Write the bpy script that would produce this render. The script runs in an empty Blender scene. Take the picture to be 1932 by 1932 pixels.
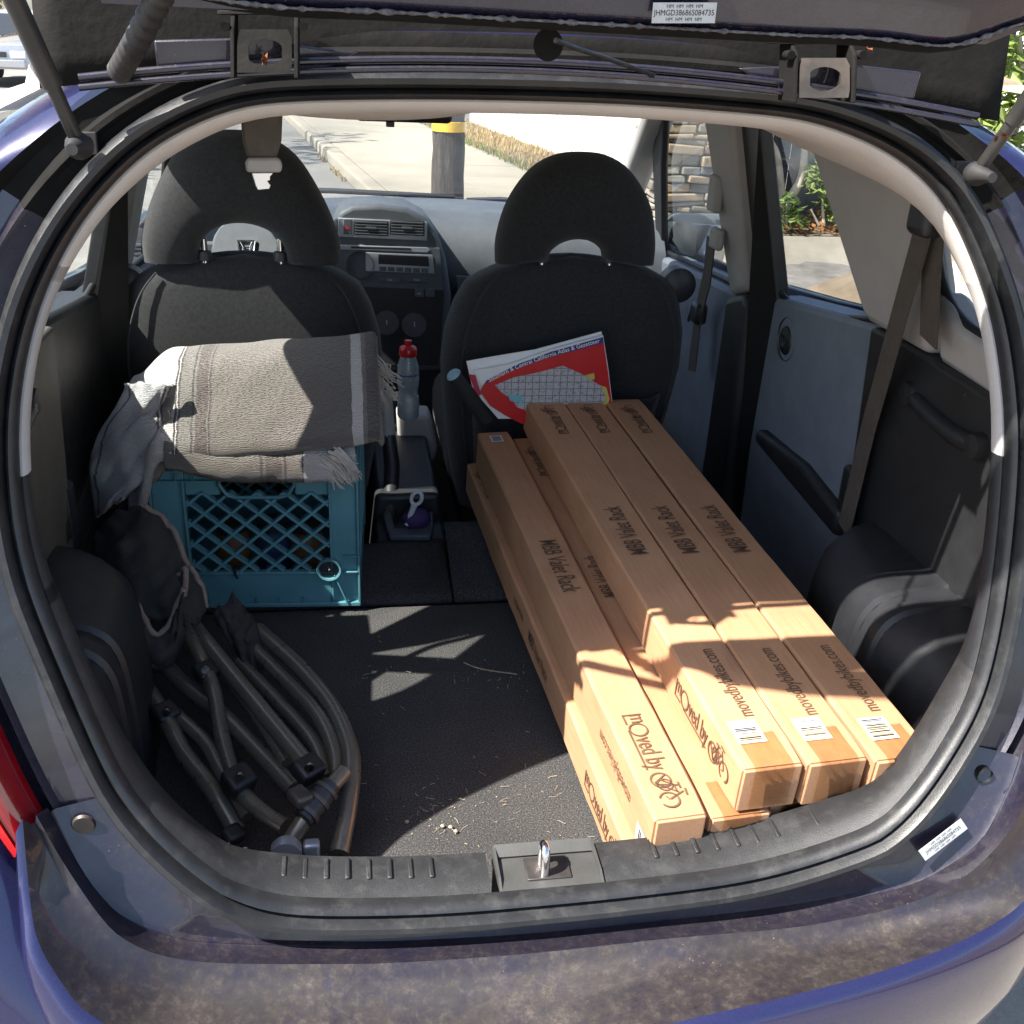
import bpy, math, random
from mathutils import Vector, Matrix
random.seed(7)
S = bpy.context.scene
COL = S.collection
R = math.radians
# ------------------------------------------------------------------ camera, sky, sun, exposure
F = 1980.0; TH = R(9.7); PH = R(24.7); RO = R(2.6)
CAM = Vector((0, 0, 1.5))
fw = Vector((math.sin(TH)*math.cos(PH), math.cos(TH)*math.cos(PH), -math.sin(PH)))
r0 = Vector((math.cos(TH), -math.sin(TH), 0)); u0 = r0.cross(fw)
rt = r0*math.cos(RO) + u0*math.sin(RO); up = u0*math.cos(RO) - r0*math.sin(RO)
cd = bpy.data.cameras.new('camera'); cam = bpy.data.objects.new('camera', cd); COL.objects.link(cam)
M3 = Matrix((rt, up, -fw)).transposed()
cam.matrix_world = Matrix.Translation(CAM) @ M3.to_4x4()
cd.sensor_width = 36; cd.lens = 36*F/1932; cd.clip_start = .01; cd.clip_end = 600
S.camera = cam
SUN_D = Vector((.60, .19, -.785)).normalized()          # direction the sunlight travels
w = bpy.data.worlds.new('World'); S.world = w; w.use_nodes = True
nt = w.node_tree; bg = nt.nodes['Background']
sky = nt.nodes.new('ShaderNodeTexSky'); sky.sky_type = 'NISHITA'; sky.sun_disc = False
sky.sun_elevation = math.asin(-SUN_D.z); sky.sun_rotation = math.atan2(-SUN_D.x, -SUN_D.y)
sky.dust_density = 1.5
nt.links.new(sky.outputs[0], bg.inputs[0]); bg.inputs[1].default_value = .10
sl = bpy.data.lights.new('sun', 'SUN'); sl.energy = 5.0; sl.angle = R(.5); sl.color = (1, .95, .87)
so = bpy.data.objects.new('sun', sl); COL.objects.link(so); so.rotation_euler = SUN_D.to_track_quat('-Z', 'Y').to_euler()
so.location = (-6, -6, 9)
S.view_settings.view_transform = 'Standard'; S.view_settings.look = 'None'; S.view_settings.exposure = 1.75; S.view_settings.gamma = 1
S.render.engine = 'CYCLES'
S.cycles.max_bounces = 8; S.cycles.diffuse_bounces = 5; S.cycles.transparent_max_bounces = 16; S.cycles.glossy_bounces = 4
# ------------------------------------------------------------------ survey helpers: a sighting on a known plane gives a point in the place
def ray(x, y): return fw + rt*((x-966)/F) - up*((y-966)/F)
def onY(x, y, Y): d = ray(x, y); return CAM + d*((Y-CAM.y)/d.y)
def onZ(x, y, Z): d = ray(x, y); return CAM + d*((Z-CAM.z)/d.z)
def onX(x, y, X): d = ray(x, y); return CAM + d*((X-CAM.x)/d.x)
XC = .205                                               # car centre line
def Yr(z): return .835 + max(0, z-.68)*.32              # rear face of the car
def Xs(z): return .86 - max(0, z-1.0)*.28               # right inner side of the cabin
def onR(x, y, off=0):
    Y = .9
    for i in range(40): p = onY(x, y, Y); Y = Yr(p.z)+off
    return p
def onS(x, y, off=0):
    X = .8
    for i in range(50): p = onX(x, y, X); X = .5*X+.5*(Xs(p.z)+off)
    return p
def mir(p): return Vector((2*XC-p[0], p[1], p[2]))
# ------------------------------------------------------------------ mesh helpers
class MB:
    def __init__(s): s.v = []; s.f = []; s.uv = {}
    def add(s, vs, fs):
        o = len(s.v); s.v += [tuple(v) for v in vs]; s.f += [tuple(i+o for i in f) for f in fs]; return s
    def box(s, c, d, rot=None):
        h = [Vector((sx*d[0]/2, sy*d[1]/2, sz*d[2]/2)) for sx in (-1, 1) for sy in (-1, 1) for sz in (-1, 1)]
        if rot is not None: h = [rot @ q for q in h]
        return s.add([Vector(c)+q for q in h], [(0,1,3,2),(4,6,7,5),(0,4,5,1),(2,3,7,6),(0,2,6,4),(1,5,7,3)])
    def bar(s, a, b, w, h=None, upv=(0, 0, 1)):
        a = Vector(a); b = Vector(b); h = h or w; d = b-a; L = d.length; d.normalize()
        x = d.cross(Vector(upv))
        if x.length < 1e-4: x = d.cross(Vector((1, 0, 0)))
        x.normalize(); z = x.cross(d)
        return s.box((a+b)/2, (w, L, h), Matrix((x, d, z)).transposed())
    def grid(s, rows, cu=False, cv=False, cap=False):
        n = len(rows); m = len(rows[0]); o = len(s.v)
        for r_ in rows: s.v += [tuple(p) for p in r_]
        for i in range(n if cv else n-1):
            for j in range(m if cu else m-1):
                a = i*m+j; b = i*m+(j+1) % m; c = ((i+1) % n)*m+(j+1) % m; d = ((i+1) % n)*m+j
                s.f.append((o+a, o+b, o+c, o+d))
        if cap:
            s.f.append(tuple(o+j for j in reversed(range(m)))); s.f.append(tuple(o+(n-1)*m+j for j in range(m)))
        return s
    def tube(s, path, rad, n=10, cap=True, closed=False):
        P = [Vector(p) for p in path]; rows = []; prev = None
        for i, p in enumerate(P):
            a = P[i-1] if (i or closed) else P[0]; b = P[(i+1) % len(P)] if (i < len(P)-1 or closed) else P[-1]
            d = (b-a).normalized()
            if prev is None:
                x = d.cross(Vector((0, 0, 1)))
                if x.length < .1: x = d.cross(Vector((1, 0, 0)))
            else: x = prev - d*prev.dot(d)
            x.normalize(); prev = x; y = d.cross(x)
            r_ = rad[i] if isinstance(rad, (list, tuple)) else rad
            rows.append([p + x*(math.cos(2*math.pi*k/n)*r_) + y*(math.sin(2*math.pi*k/n)*r_) for k in range(n)])
        return s.grid(rows, cu=True, cv=closed, cap=cap and not closed)
    def lathe(s, prof, c=(0, 0, 0), n=24, axis='z', cap=True):
        c = Vector(c); rows = []
        for r_, h in prof:
            row = []
            for k in range(n):
                a = 2*math.pi*k/n; q = (r_*math.cos(a), r_*math.sin(a), h)
                if axis == 'y': q = (q[0], -q[2], q[1])
                if axis == 'x': q = (q[2], q[0], q[1])
                row.append(c+Vector(q))
            rows.append(row)
        return s.grid(rows, cu=True, cap=cap)
    def prism(s, poly, ext):
        """poly: 3D points of one face; ext: vector of the thickness"""
        n = len(poly); e = Vector(ext); o = len(s.v)
        s.v += [tuple(p) for p in poly] + [tuple(Vector(p)+e) for p in poly]
        s.f.append(tuple(o+i for i in range(n))); s.f.append(tuple(o+n+i for i in reversed(range(n))))
        for i in range(n): s.f.append((o+i, o+n+i, o+n+(i+1) % n, o+(i+1) % n))
        return s
    def build(s, name, mat, parent=None, smooth=None, bevel=0, seg=2, sub=0, local=False, uv=None, solid=0):
        me = bpy.data.meshes.new(name); me.from_pydata(s.v, [], s.f); me.update()
        ob = bpy.data.objects.new(name, me); COL.objects.link(ob)
        ob.data.materials.append(mat)
        fixn(me)
        if uv: 
            ul = me.uv_layers.new(name='UVMap')
            for l in me.loops: ul.data[l.index].uv = uv[l.vertex_index]
        if smooth is not None:
            me.polygons.foreach_set('use_smooth', [True]*len(me.polygons)); me.set_sharp_from_angle(angle=R(smooth))
        if solid:
            m = ob.modifiers.new('s', 'SOLIDIFY'); m.thickness = solid; m.offset = 0
        if bevel:
            m = ob.modifiers.new('b', 'BEVEL'); m.width = bevel; m.segments = seg; m.limit_method = 'ANGLE'; m.angle_limit = R(35)
            me.polygons.foreach_set('use_smooth', [True]*len(me.polygons)); me.set_sharp_from_angle(angle=R(60))
        if sub:
            m = ob.modifiers.new('d', 'SUBSURF'); m.levels = sub; m.render_levels = sub
        if parent is not None: attach(ob, parent, local)
        return ob
import bmesh
def fixn(me):
    b = bmesh.new(); b.from_mesh(me); bmesh.ops.recalc_face_normals(b, faces=b.faces); b.to_mesh(me); b.free()
INV = {}
def attach(ob, parent, local=False):
    ob.parent = parent
    if not local and parent.name in INV: ob.matrix_parent_inverse = INV[parent.name]
def thing(name, label, cat, loc=(0, 0, 0), rot=None, group=None):
    o = bpy.data.objects.new(name, None); COL.objects.link(o); o.empty_display_size = .05
    m = Matrix.Translation(Vector(loc))
    if rot is not None: m = m @ rot.to_4x4()
    o.matrix_world = m; INV[o.name] = m.inverted()
    tag(o, label, cat, group); return o
def tag(o, label, cat, group=None):
    o['label'] = label; o['category'] = cat
    if group: o['group'] = group
    return o
def struct(o): o['kind'] = 'structure'; return o
def stuff(o, label=None, cat=None):
    o['kind'] = 'stuff'
    if label: o['label'] = label; o['category'] = cat
    return o
def lerp(a, b, t): return a+(b-a)*t
def sst(a, b, x): t = min(1, max(0, (x-a)/(b-a))); return t*t*(3-2*t)
def spline(pts, n, closed=False):
    """catmull-rom through pts, n samples per span"""
    P = [Vector(p) for p in pts]; N = len(P); out = []
    for i in range(N if closed else N-1):
        if closed: a, b, c, d = P[i-1], P[i], P[(i+1) % N], P[(i+2) % N]
        else: a, b, c, d = P[max(i-1, 0)], P[i], P[i+1], P[min(i+2, N-1)]
        for k in range(n):
            t = k/n
            out.append(.5*((2*b)+(c-a)*t+(2*a-5*b+4*c-d)*t*t+(3*b-a-3*c+d)*t**3))
    if not closed: out.append(P[-1])
    return out
def resample(P, n, closed=True):
    Q = P + ([P[0]] if closed else []); L = [0]
    for i in range(1, len(Q)): L.append(L[-1]+(Q[i]-Q[i-1]).length)
    out = []; j = 0
    for k in range(n):
        t = L[-1]*k/(n if closed else n-1)
        while j < len(L)-2 and L[j+1] < t: j += 1
        out.append(Q[j].lerp(Q[j+1], (t-L[j])/max(1e-9, L[j+1]-L[j])))
    return out
def text_mesh(txt, size, off=0, sx=1.0):
    cu = bpy.data.curves.new('t', 'FONT'); cu.body = txt; cu.size = size; cu.offset = off; cu.align_x = 'CENTER'; cu.align_y = 'CENTER'; cu.resolution_u = 3
    o = bpy.data.objects.new('t', cu); COL.objects.link(o)
    dg = bpy.context.evaluated_depsgraph_get(); me = bpy.data.meshes.new_from_object(o.evaluated_get(dg))
    v = [(p.co.x*sx, p.co.y) for p in me.vertices]; f = [tuple(p.vertices) for p in me.polygons]
    bpy.data.objects.remove(o); bpy.data.curves.remove(cu); bpy.data.meshes.remove(me)
    return v, f
# ------------------------------------------------------------------ materials
MAT = {}
def newmat(name):
    m = bpy.data.materials.new(name); m.use_nodes = True; MAT[name] = m
    nt = m.node_tree; return m, nt, nt.nodes['Principled BSDF'], nt.links.new
def N(nt, t, **k):
    n = nt.nodes.new(t)
    for a, b in k.items():
        if a.startswith('i_'): n.inputs[a[2:].replace('_', ' ')].default_value = b
        else: setattr(n, a, b)
    return n
def c4(c): return (c[0], c[1], c[2], 1)
def ramp(nt, stops, interp='LINEAR'):
    r_ = nt.nodes.new('ShaderNodeValToRGB'); r_.color_ramp.interpolation = interp; e = r_.color_ramp.elements
    while len(e) < len(stops): e.new(.5)
    for i, (p, c) in enumerate(stops): e[i].position = p; e[i].color = c4(c) if not isinstance(c, float) else (c, c, c, 1)
    return r_
def pm(name, col, rough=.6, var=.15, scale=8, bump=0, bscale=300, metal=0, coat=0, spec=.5, dust=None, dscale=6, damt=.5, sheen=0):
    """general procedural surface: base colour with noise variation, optional dust/wear layer, fine bump"""
    m, nt, b, L = newmat(name)
    tc = N(nt, 'ShaderNodeTexCoord'); co = tc.outputs['Object']
    n1 = N(nt, 'ShaderNodeTexNoise', i_Scale=scale, i_Detail=6.0, i_Roughness=.6); L(co, n1.inputs['Vector'])
    a = [max(0, x*(1-var)) for x in col]; c = [min(1, x*(1+var)) for x in col]
    rp = ramp(nt, [(.3, a), (.7, c)]); L(n1.outputs['Fac'], rp.inputs[0]); out = rp.outputs[0]
    if dust:
        n2 = N(nt, 'ShaderNodeTexNoise', i_Scale=dscale, i_Detail=10.0, i_Roughness=.72); L(co, n2.inputs['Vector'])
        r2 = ramp(nt, [(.62-.3*damt, 0.0), (.8-.15*damt, damt)]); L(n2.outputs['Fac'], r2.inputs[0])
        mx = N(nt, 'ShaderNodeMix', data_type='RGBA'); L(r2.outputs[0], mx.inputs['Factor']); L(out, mx.inputs['A']); mx.inputs['B'].default_value = c4(dust)
        out = mx.outputs['Result']
        mr = N(nt, 'ShaderNodeMapRange'); L(r2.outputs[0], mr.inputs['Value']); mr.inputs['To Min'].default_value = rough; mr.inputs['To Max'].default_value = .9
        L(mr.outputs[0], b.inputs['Roughness'])
        if coat:
            m2 = N(nt, 'ShaderNodeMapRange'); L(r2.outputs[0], m2.inputs['Value']); m2.inputs['To Min'].default_value = coat; m2.inputs['To Max'].default_value = 0
            L(m2.outputs[0], b.inputs['Coat Weight'])
    else:
        n3 = N(nt, 'ShaderNodeTexNoise', i_Scale=scale*2.3, i_Detail=4.0); L(co, n3.inputs['Vector'])
        mr = N(nt, 'ShaderNodeMapRange'); L(n3.outputs['Fac'], mr.inputs['Value']); mr.inputs['To Min'].default_value = max(.02, rough-.1); mr.inputs['To Max'].default_value = min(1, rough+.1)
        L(mr.outputs[0], b.inputs['Roughness']); b.inputs['Coat Weight'].default_value = coat
    L(out, b.inputs['Base Color']); b.inputs['Metallic'].default_value = metal; b.inputs['Specular IOR Level'].default_value = spec
    if sheen: b.inputs['Sheen Weight'].default_value = sheen
    if bump:
        n4 = N(nt, 'ShaderNodeTexNoise', i_Scale=bscale, i_Detail=3.0); L(co, n4.inputs['Vector'])
        bp = N(nt, 'ShaderNodeBump', i_Strength=bump, i_Distance=.002); L(n4.outputs['Fac'], bp.inputs['Height']); L(bp.outputs[0], b.inputs['Normal'])
    return m
paint = pm('car_paint', (.015, .0155, .062), .3, .15, 400, metal=.35, coat=.8)
def dirty(name, base, amt, coat, sc=9.0):
    """dark metallic paint under settled road dust: broad film, mottled blotches, wiped streaks and pale specks"""
    m, nt, b, L = newmat(name); tc = N(nt, 'ShaderNodeTexCoord'); co = tc.outputs['Object']
    n1 = N(nt, 'ShaderNodeTexNoise', i_Scale=sc, i_Detail=12.0, i_Roughness=.78, i_Distortion=.6); L(co, n1.inputs['Vector'])
    n2 = N(nt, 'ShaderNodeTexNoise', i_Scale=sc*7, i_Detail=8.0, i_Roughness=.8); L(co, n2.inputs['Vector'])
    gm = N(nt, 'ShaderNodeNewGeometry'); sx = N(nt, 'ShaderNodeSeparateXYZ'); L(gm.outputs['Normal'], sx.inputs[0])
    up_ = N(nt, 'ShaderNodeMapRange'); L(sx.outputs[2], up_.inputs['Value']); up_.inputs['From Min'].default_value = -.3; up_.inputs['From Max'].default_value = .9; up_.inputs['To Min'].default_value = -.16; up_.inputs['To Max'].default_value = .22
    s1 = N(nt, 'ShaderNodeMath', operation='MULTIPLY_ADD'); L(n2.outputs['Fac'], s1.inputs[0]); s1.inputs[1].default_value = .42; L(n1.outputs['Fac'], s1.inputs[2])
    s2 = N(nt, 'ShaderNodeMath', operation='ADD'); L(s1.outputs[0], s2.inputs[0]); L(up_.outputs[0], s2.inputs[1])
    r_ = ramp(nt, [(.50, 0.0), (1.02, amt)]); L(s2.outputs[0], r_.inputs[0])
    dc = ramp(nt, [(.30, (.015, .012, .011)), (.52, (.030, .0235, .020)), (.75, (.085, .069, .056))]); L(n2.outputs['Fac'], dc.inputs[0])
    mx = N(nt, 'ShaderNodeMix', data_type='RGBA'); 
    n4 = N(nt, 'ShaderNodeTexNoise', i_Scale=sc*1.9, i_Detail=5.0, i_Roughness=.55, i_Distortion=.3); L(co, n4.inputs['Vector']); sp_ = ramp(nt, [(.62, 1.0), (.68, .35)]); L(n4.outputs['Fac'], sp_.inputs[0])
    fm = N(nt, 'ShaderNodeMath', operation='MULTIPLY'); L(r_.outputs[0], fm.inputs[0]); L(sp_.outputs[0], fm.inputs[1])
    n6 = N(nt, 'ShaderNodeTexNoise', i_Scale=sc*.45, i_Detail=9.0, i_Roughness=.7, i_Distortion=1.6); L(co, n6.inputs['Vector']); sm_ = ramp(nt, [(.45, (.75, .75, .75)), (.72, (1.6, 1.6, 1.6))]); L(n6.outputs['Fac'], sm_.inputs[0])
    dm = N(nt, 'ShaderNodeMix', data_type='RGBA', blend_type='MULTIPLY'); dm.inputs['Factor'].default_value = 1; L(dc.outputs[0], dm.inputs['A']); L(sm_.outputs[0], dm.inputs['B'])
    L(fm.outputs[0], mx.inputs['Factor']); mx.inputs['A'].default_value = c4(base); L(dm.outputs['Result'], mx.inputs['B'])
    vo = N(nt, 'ShaderNodeTexVoronoi', i_Scale=150.0); L(co, vo.inputs['Vector']); vr = ramp(nt, [(.05, .6), (.10, 0.0)]); L(vo.outputs['Distance'], vr.inputs[0])
    n3 = N(nt, 'ShaderNodeTexNoise', i_Scale=14.0, i_Detail=2.0); L(co, n3.inputs['Vector']); n3r = ramp(nt, [(.55, 0.0), (.68, 1.0)]); L(n3.outputs['Fac'], n3r.inputs[0])
    mu = N(nt, 'ShaderNodeMath', operation='MULTIPLY'); L(vr.outputs[0], mu.inputs[0]); L(n3r.outputs[0], mu.inputs[1])
    m2 = N(nt, 'ShaderNodeMix', data_type='RGBA'); L(mu.outputs[0], m2.inputs['Factor']); L(mx.outputs['Result'], m2.inputs['A']); m2.inputs['B'].default_value = (.40, .37, .33, 1)
    ve = N(nt, 'ShaderNodeTexVoronoi', i_Scale=13.0, feature='DISTANCE_TO_EDGE'); wv_ = N(nt, 'ShaderNodeMix', data_type='VECTOR'); nv = N(nt, 'ShaderNodeTexNoise', i_Scale=6.0, i_Detail=3.0); L(co, nv.inputs['Vector']); wv_.inputs['Factor'].default_value = .12; L(co, wv_.inputs['A']); L(nv.outputs['Color'], wv_.inputs['B']); L(wv_.outputs['Result'], ve.inputs['Vector'])
    vl = ramp(nt, [(.0, .08), (.008, 0.0)]); L(ve.outputs['Distance'], vl.inputs[0]); n7 = N(nt, 'ShaderNodeTexNoise', i_Scale=11.0, i_Detail=4.0); L(co, n7.inputs['Vector']); n7r = ramp(nt, [(.56, 0.0), (.66, 1.0)]); L(n7.outputs['Fac'], n7r.inputs[0])
    mv = N(nt, 'ShaderNodeMath', operation='MULTIPLY'); L(vl.outputs[0], mv.inputs[0]); L(n7r.outputs[0], mv.inputs[1])
    m3 = N(nt, 'ShaderNodeMix', data_type='RGBA'); L(mv.outputs[0], m3.inputs['Factor']); L(m2.outputs['Result'], m3.inputs['A']); m3.inputs['B'].default_value = (.26, .24, .22, 1)
    L(m3.outputs['Result'], b.inputs['Base Color'])
    rr_ = N(nt, 'ShaderNodeMapRange'); L(r_.outputs[0], rr_.inputs['Value']); rr_.inputs['To Min'].default_value = .25; rr_.inputs['To Max'].default_value = .65; L(rr_.outputs[0], b.inputs['Roughness'])
    cr = N(nt, 'ShaderNodeMapRange'); L(r_.outputs[0], cr.inputs['Value']); cr.inputs['To Min'].default_value = coat; cr.inputs['To Max'].default_value = .05; L(cr.outputs[0], b.inputs['Coat Weight'])
    b.inputs['Metallic'].default_value = .15
    bp = N(nt, 'ShaderNodeBump', i_Strength=.15, i_Distance=.003); L(s1.outputs[0], bp.inputs['Height']); L(bp.outputs[0], b.inputs['Normal']); return m
paint_in = dirty('inner_paint', (.010, .0092, .026), .55, 1.0, 20.0)
paint_dirty = dirty('dirty_bumper_paint', (.013, .011, .026), .92, .8, 12.0)
deep_black = pm('deep_black', (.006, .0055, .005), .85, .5, 20, bump=.4, bscale=120, spec=.2)  # carries the shade round the hatch gap as colour
black_grime = pm('grimy_black', (.018, .017, .018), .6, .4, 20, dust=(.035, .029, .023), dscale=14, damt=.5)
rubber = pm('rubber', (.015, .0155, .017), .42, .3, 25, bump=.1, bscale=500, dust=(.055, .052, .048), dscale=40, damt=.4)
plastic = pm('black_plastic', (.015, .0155, .018), .42, .2, 40, bump=.25, bscale=900)
sill_pl = pm('sill_plastic', (.019, .0195, .021), .45, .25, 30, bump=.3, bscale=1200, dust=(.06, .056, .05), dscale=45, damt=.4)
dash_pl = pm('dash_plastic', (.080, .090, .105), .55, .1, 30, bump=.25, bscale=700)
dash_dk = pm('dash_dark_plastic', (.020, .021, .024), .45, .15, 40, bump=.15, bscale=700)
silver = pm('silver_plastic', (.36, .38, .42), .35, .08, 40, metal=.5)
chrome = pm('chrome', (.75, .75, .76), .15, .05, 60, metal=1)
steel = pm('bracket_steel', (.085, .078, .074), .45, .25, 40, metal=.7, dust=(.12, .08, .06), dscale=30, damt=.5)
beige = pm('trim_beige', (.50, .455, .42), .75, .06, 12, bump=.25, bscale=500)
beige2 = pm('pillar_trim_grey', (.36, .345, .335), .7, .06, 12, bump=.25, bscale=700)
doorblue = pm('door_panel_vinyl', (.15, .175, .215), .6, .12, 15, bump=.3, bscale=600)
strapm = pm('belt_webbing', (.075, .062, .052), .7, .15, 60, bump=.4, bscale=900)
seatf = pm('seat_fabric', (.014, .0145, .0165), .95, .45, 160, bump=.5, bscale=1000, sheen=.14)
white_p = pm('white_plastic', (.62, .62, .6), .5, .06, 30)
orange = pm('rust_leaf', (.17, .055, .018), .8, .3, 50)
def carpet_mat():
    m, nt, b, L = newmat('cargo_carpet'); tc = N(nt, 'ShaderNodeTexCoord')
    n = N(nt, 'ShaderNodeTexNoise', i_Scale=420, i_Detail=4.0); L(tc.outputs['Object'], n.inputs['Vector'])
    n2 = N(nt, 'ShaderNodeTexNoise', i_Scale=9, i_Detail=6.0); L(tc.outputs['Object'], n2.inputs['Vector'])
    r_ = ramp(nt, [(.3, (.016, .0155, .016)), (.55, (.062, .060, .060)), (.78, (.21, .20, .195))]); L(n.outputs['Fac'], r_.inputs[0])
    mx = N(nt, 'ShaderNodeMix', data_type='RGBA', blend_type='MULTIPLY'); mx.inputs['Factor'].default_value = .6
    L(r_.outputs[0], mx.inputs['A']); L(n2.outputs['Fac'], mx.inputs['B']); L(mx.outputs['Result'], b.inputs['Base Color'])
    b.inputs['Roughness'].default_value = .95
    bp = N(nt, 'ShaderNodeBump', i_Strength=.8, i_Distance=.003); L(n.outputs['Fac'], bp.inputs['Height']); L(bp.outputs[0], b.inputs['Normal']); return m
carpet = carpet_mat()
def card_mat():
    m, nt, b, L = newmat('cardboard'); tc = N(nt, 'ShaderNodeTexCoord'); mp = N(nt, 'ShaderNodeMapping'); mp.inputs['Scale'].default_value = (1, .05, 1)
    L(tc.outputs['Object'], mp.inputs[0])
    n = N(nt, 'ShaderNodeTexNoise', i_Scale=260, i_Detail=3.0); L(mp.outputs[0], n.inputs['Vector'])
    n2 = N(nt, 'ShaderNodeTexNoise', i_Scale=14, i_Detail=6.0); L(tc.outputs['Object'], n2.inputs['Vector'])
    n5 = N(nt, 'ShaderNodeTexNoise', i_Scale=900, i_Detail=2.0); L(tc.outputs['Object'], n5.inputs['Vector'])
    ad = N(nt, 'ShaderNodeMath', operation='ADD'); L(n.outputs['Fac'], ad.inputs[0]); L(n2.outputs['Fac'], ad.inputs[1])
    ad2 = N(nt, 'ShaderNodeMath', operation='ADD'); L(ad.outputs[0], ad2.inputs[0]); L(n5.outputs['Fac'], ad2.inputs[1])
    ml = N(nt, 'ShaderNodeMath', operation='MULTIPLY'); L(ad2.outputs[0], ml.inputs[0]); ml.inputs[1].default_value = .333
    r_ = ramp(nt, [(.36, (.370, .193, .102)), (.64, (.485, .265, .146))]); L(ml.outputs[0], r_.inputs[0])
    oi = N(nt, 'ShaderNodeObjectInfo'); hs = N(nt, 'ShaderNodeHueSaturation'); mr = N(nt, 'ShaderNodeMapRange'); L(oi.outputs['Random'], mr.inputs['Value']); mr.inputs['To Min'].default_value = .86; mr.inputs['To Max'].default_value = 1.08; L(mr.outputs[0], hs.inputs['Value']); L(r_.outputs[0], hs.inputs['Color']); L(hs.outputs[0], b.inputs['Base Color'])
    b.inputs['Roughness'].default_value = .8; b.inputs['Specular IOR Level'].default_value = .25
    bp = N(nt, 'ShaderNodeBump', i_Strength=.12, i_Distance=.002); L(n2.outputs['Fac'], bp.inputs['Height']); L(bp.outputs[0], b.inputs['Normal']); return m
card = card_mat()
ink = pm('brown_ink', (.105, .056, .030), .8, .25, 60)
whitepaper = pm('white_paper', (.75, .75, .75), .7, .04, 30)
blackink = pm('black_ink', (.02, .02, .022), .7, .1, 60)
def glass_mat(name, tint, refl=1.0):
    m = bpy.data.materials.new(name); m.use_nodes = True; nt = m.node_tree; nt.nodes.clear(); L = nt.links.new
    o = N(nt, 'ShaderNodeOutputMaterial'); t = N(nt, 'ShaderNodeBsdfTransparent'); t.inputs[0].default_value = c4(tint)
    g = N(nt, 'ShaderNodeBsdfGlossy'); g.inputs['Roughness'].default_value = .02
    fr = N(nt, 'ShaderNodeFresnel', i_IOR=1.45); mu = N(nt, 'ShaderNodeMath', operation='MULTIPLY'); mu.inputs[1].default_value = refl; L(fr.outputs[0], mu.inputs[0])
    nz = N(nt, 'ShaderNodeTexNoise', i_Scale=3.0); mu2 = N(nt, 'ShaderNodeMath', operation='MULTIPLY'); L(mu.outputs[0], mu2.inputs[0]); L(nz.outputs['Fac'], mu2.inputs[1])
    mx = N(nt, 'ShaderNodeMixShader'); L(mu2.outputs[0], mx.inputs[0]); L(t.outputs[0], mx.inputs[1]); L(g.outputs[0], mx.inputs[2]); L(mx.outputs[0], o.inputs[0]); MAT[name] = m; return m
glass = glass_mat('window_glass', (.90, .93, .91), .8)
# ================================================================== THE CAR: rear opening, bumper, hatch
car = thing('hatchback_car', 'dark blue hatchback with its tailgate raised, seen from behind into its loaded cabin', 'car', (XC, 2.0, 0))
OPX = [(966,138),(700,135),(463,143),(370,170),(280,213),(200,267),(173,300),(110,370),(91,397),(40,490),(0,590),(-30,740),(-35,850),(-25,980),(0,1103),(57,1243),(114,1376),(182,1520),(247,1600),(304,1657),(374,1709),(455,1749),(546,1765),(759,1764),(916,1755),(977,1749),(1179,1729),(1442,1692),(1663,1622),(1732,1572),(1797,1493),(1835,1430),(1867,1380),(1899,1300),(1932,1150),(1955,950),(1962,800),(1950,680),(1932,573),(1865,397),(1810,316),(1736,254),(1663,217),(1589,190),(1516,173),(1222,148)]
OC = resample([Vector((p.x, 0, p.z)) for p in spline([onR(x, y, -.011) for x, y in OPX], 6, True)], 200)
for _ in range(6): OC = [(OC[i-1]+OC[i]*2+OC[(i+1) % 200])/4 for i in range(200)]
NR = []
for i in range(200):
    t = OC[(i+1) % 200]-OC[i-1]; n = Vector((t.z, 0, -t.x)).normalized()
    c = OC[i]-Vector((XC, 0, 1.03))
    NR.append(n if n.dot(c) > 0 else -n)
for _ in range(4): NR = [(NR[i-1]+NR[i]*2+NR[(i+1) % 200]).normalized() for i in range(200)]
def rp(i, n, dy):
    p = OC[i % 200]; q = NR[i % 200]
    return Vector((p.x+n*q.x, Yr(p.z)+dy, p.z+n*q.z))
def wts(i):
    nz = NR[i % 200].z; z = OC[i % 200].z
    return sst(.25, .92, nz), sst(.12, .5, -nz), sst(.72, .985, -nz), sst(1.12, .95, z)
def blend(i, top, side, low, cor, bot):
    wt, wc, wb, wl = wts(i); out = []
    for a, b, c, e, d in zip(top, side, low, cor, bot):
        q = [lerp(b[k], c[k], wl) for k in (0, 1)]
        q = [lerp(q[k], a[k], wt) for k in (0, 1)]; q = [lerp(q[k], e[k], wc) for k in (0, 1)]; q = [lerp(q[k], d[k], wb) for k in (0, 1)]
        out.append(q)
    return out
def ringmesh(prof, idx, closed=True):
    return MB().grid([[rp(i, n, d) for n, d in prof(i)] for i in idx], cv=closed)
# rubber weather strip: outer bulb, groove, inner lip
RB = [(.001,.012),(.002,.0),(-.001,-.010),(-.007,-.0155),(-.014,-.014),(-.018,-.007),(-.0185,.004),(-.020,.006),(-.0215,.004),(-.022,-.001),(-.026,-.004),(-.031,-.001),(-.033,.008),(-.033,.016)]
RB = [(n*.78, d) for n, d in RB]
ws = ringmesh(lambda i: RB, range(200)).build('weather_strip', rubber, car, smooth=50)
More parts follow.
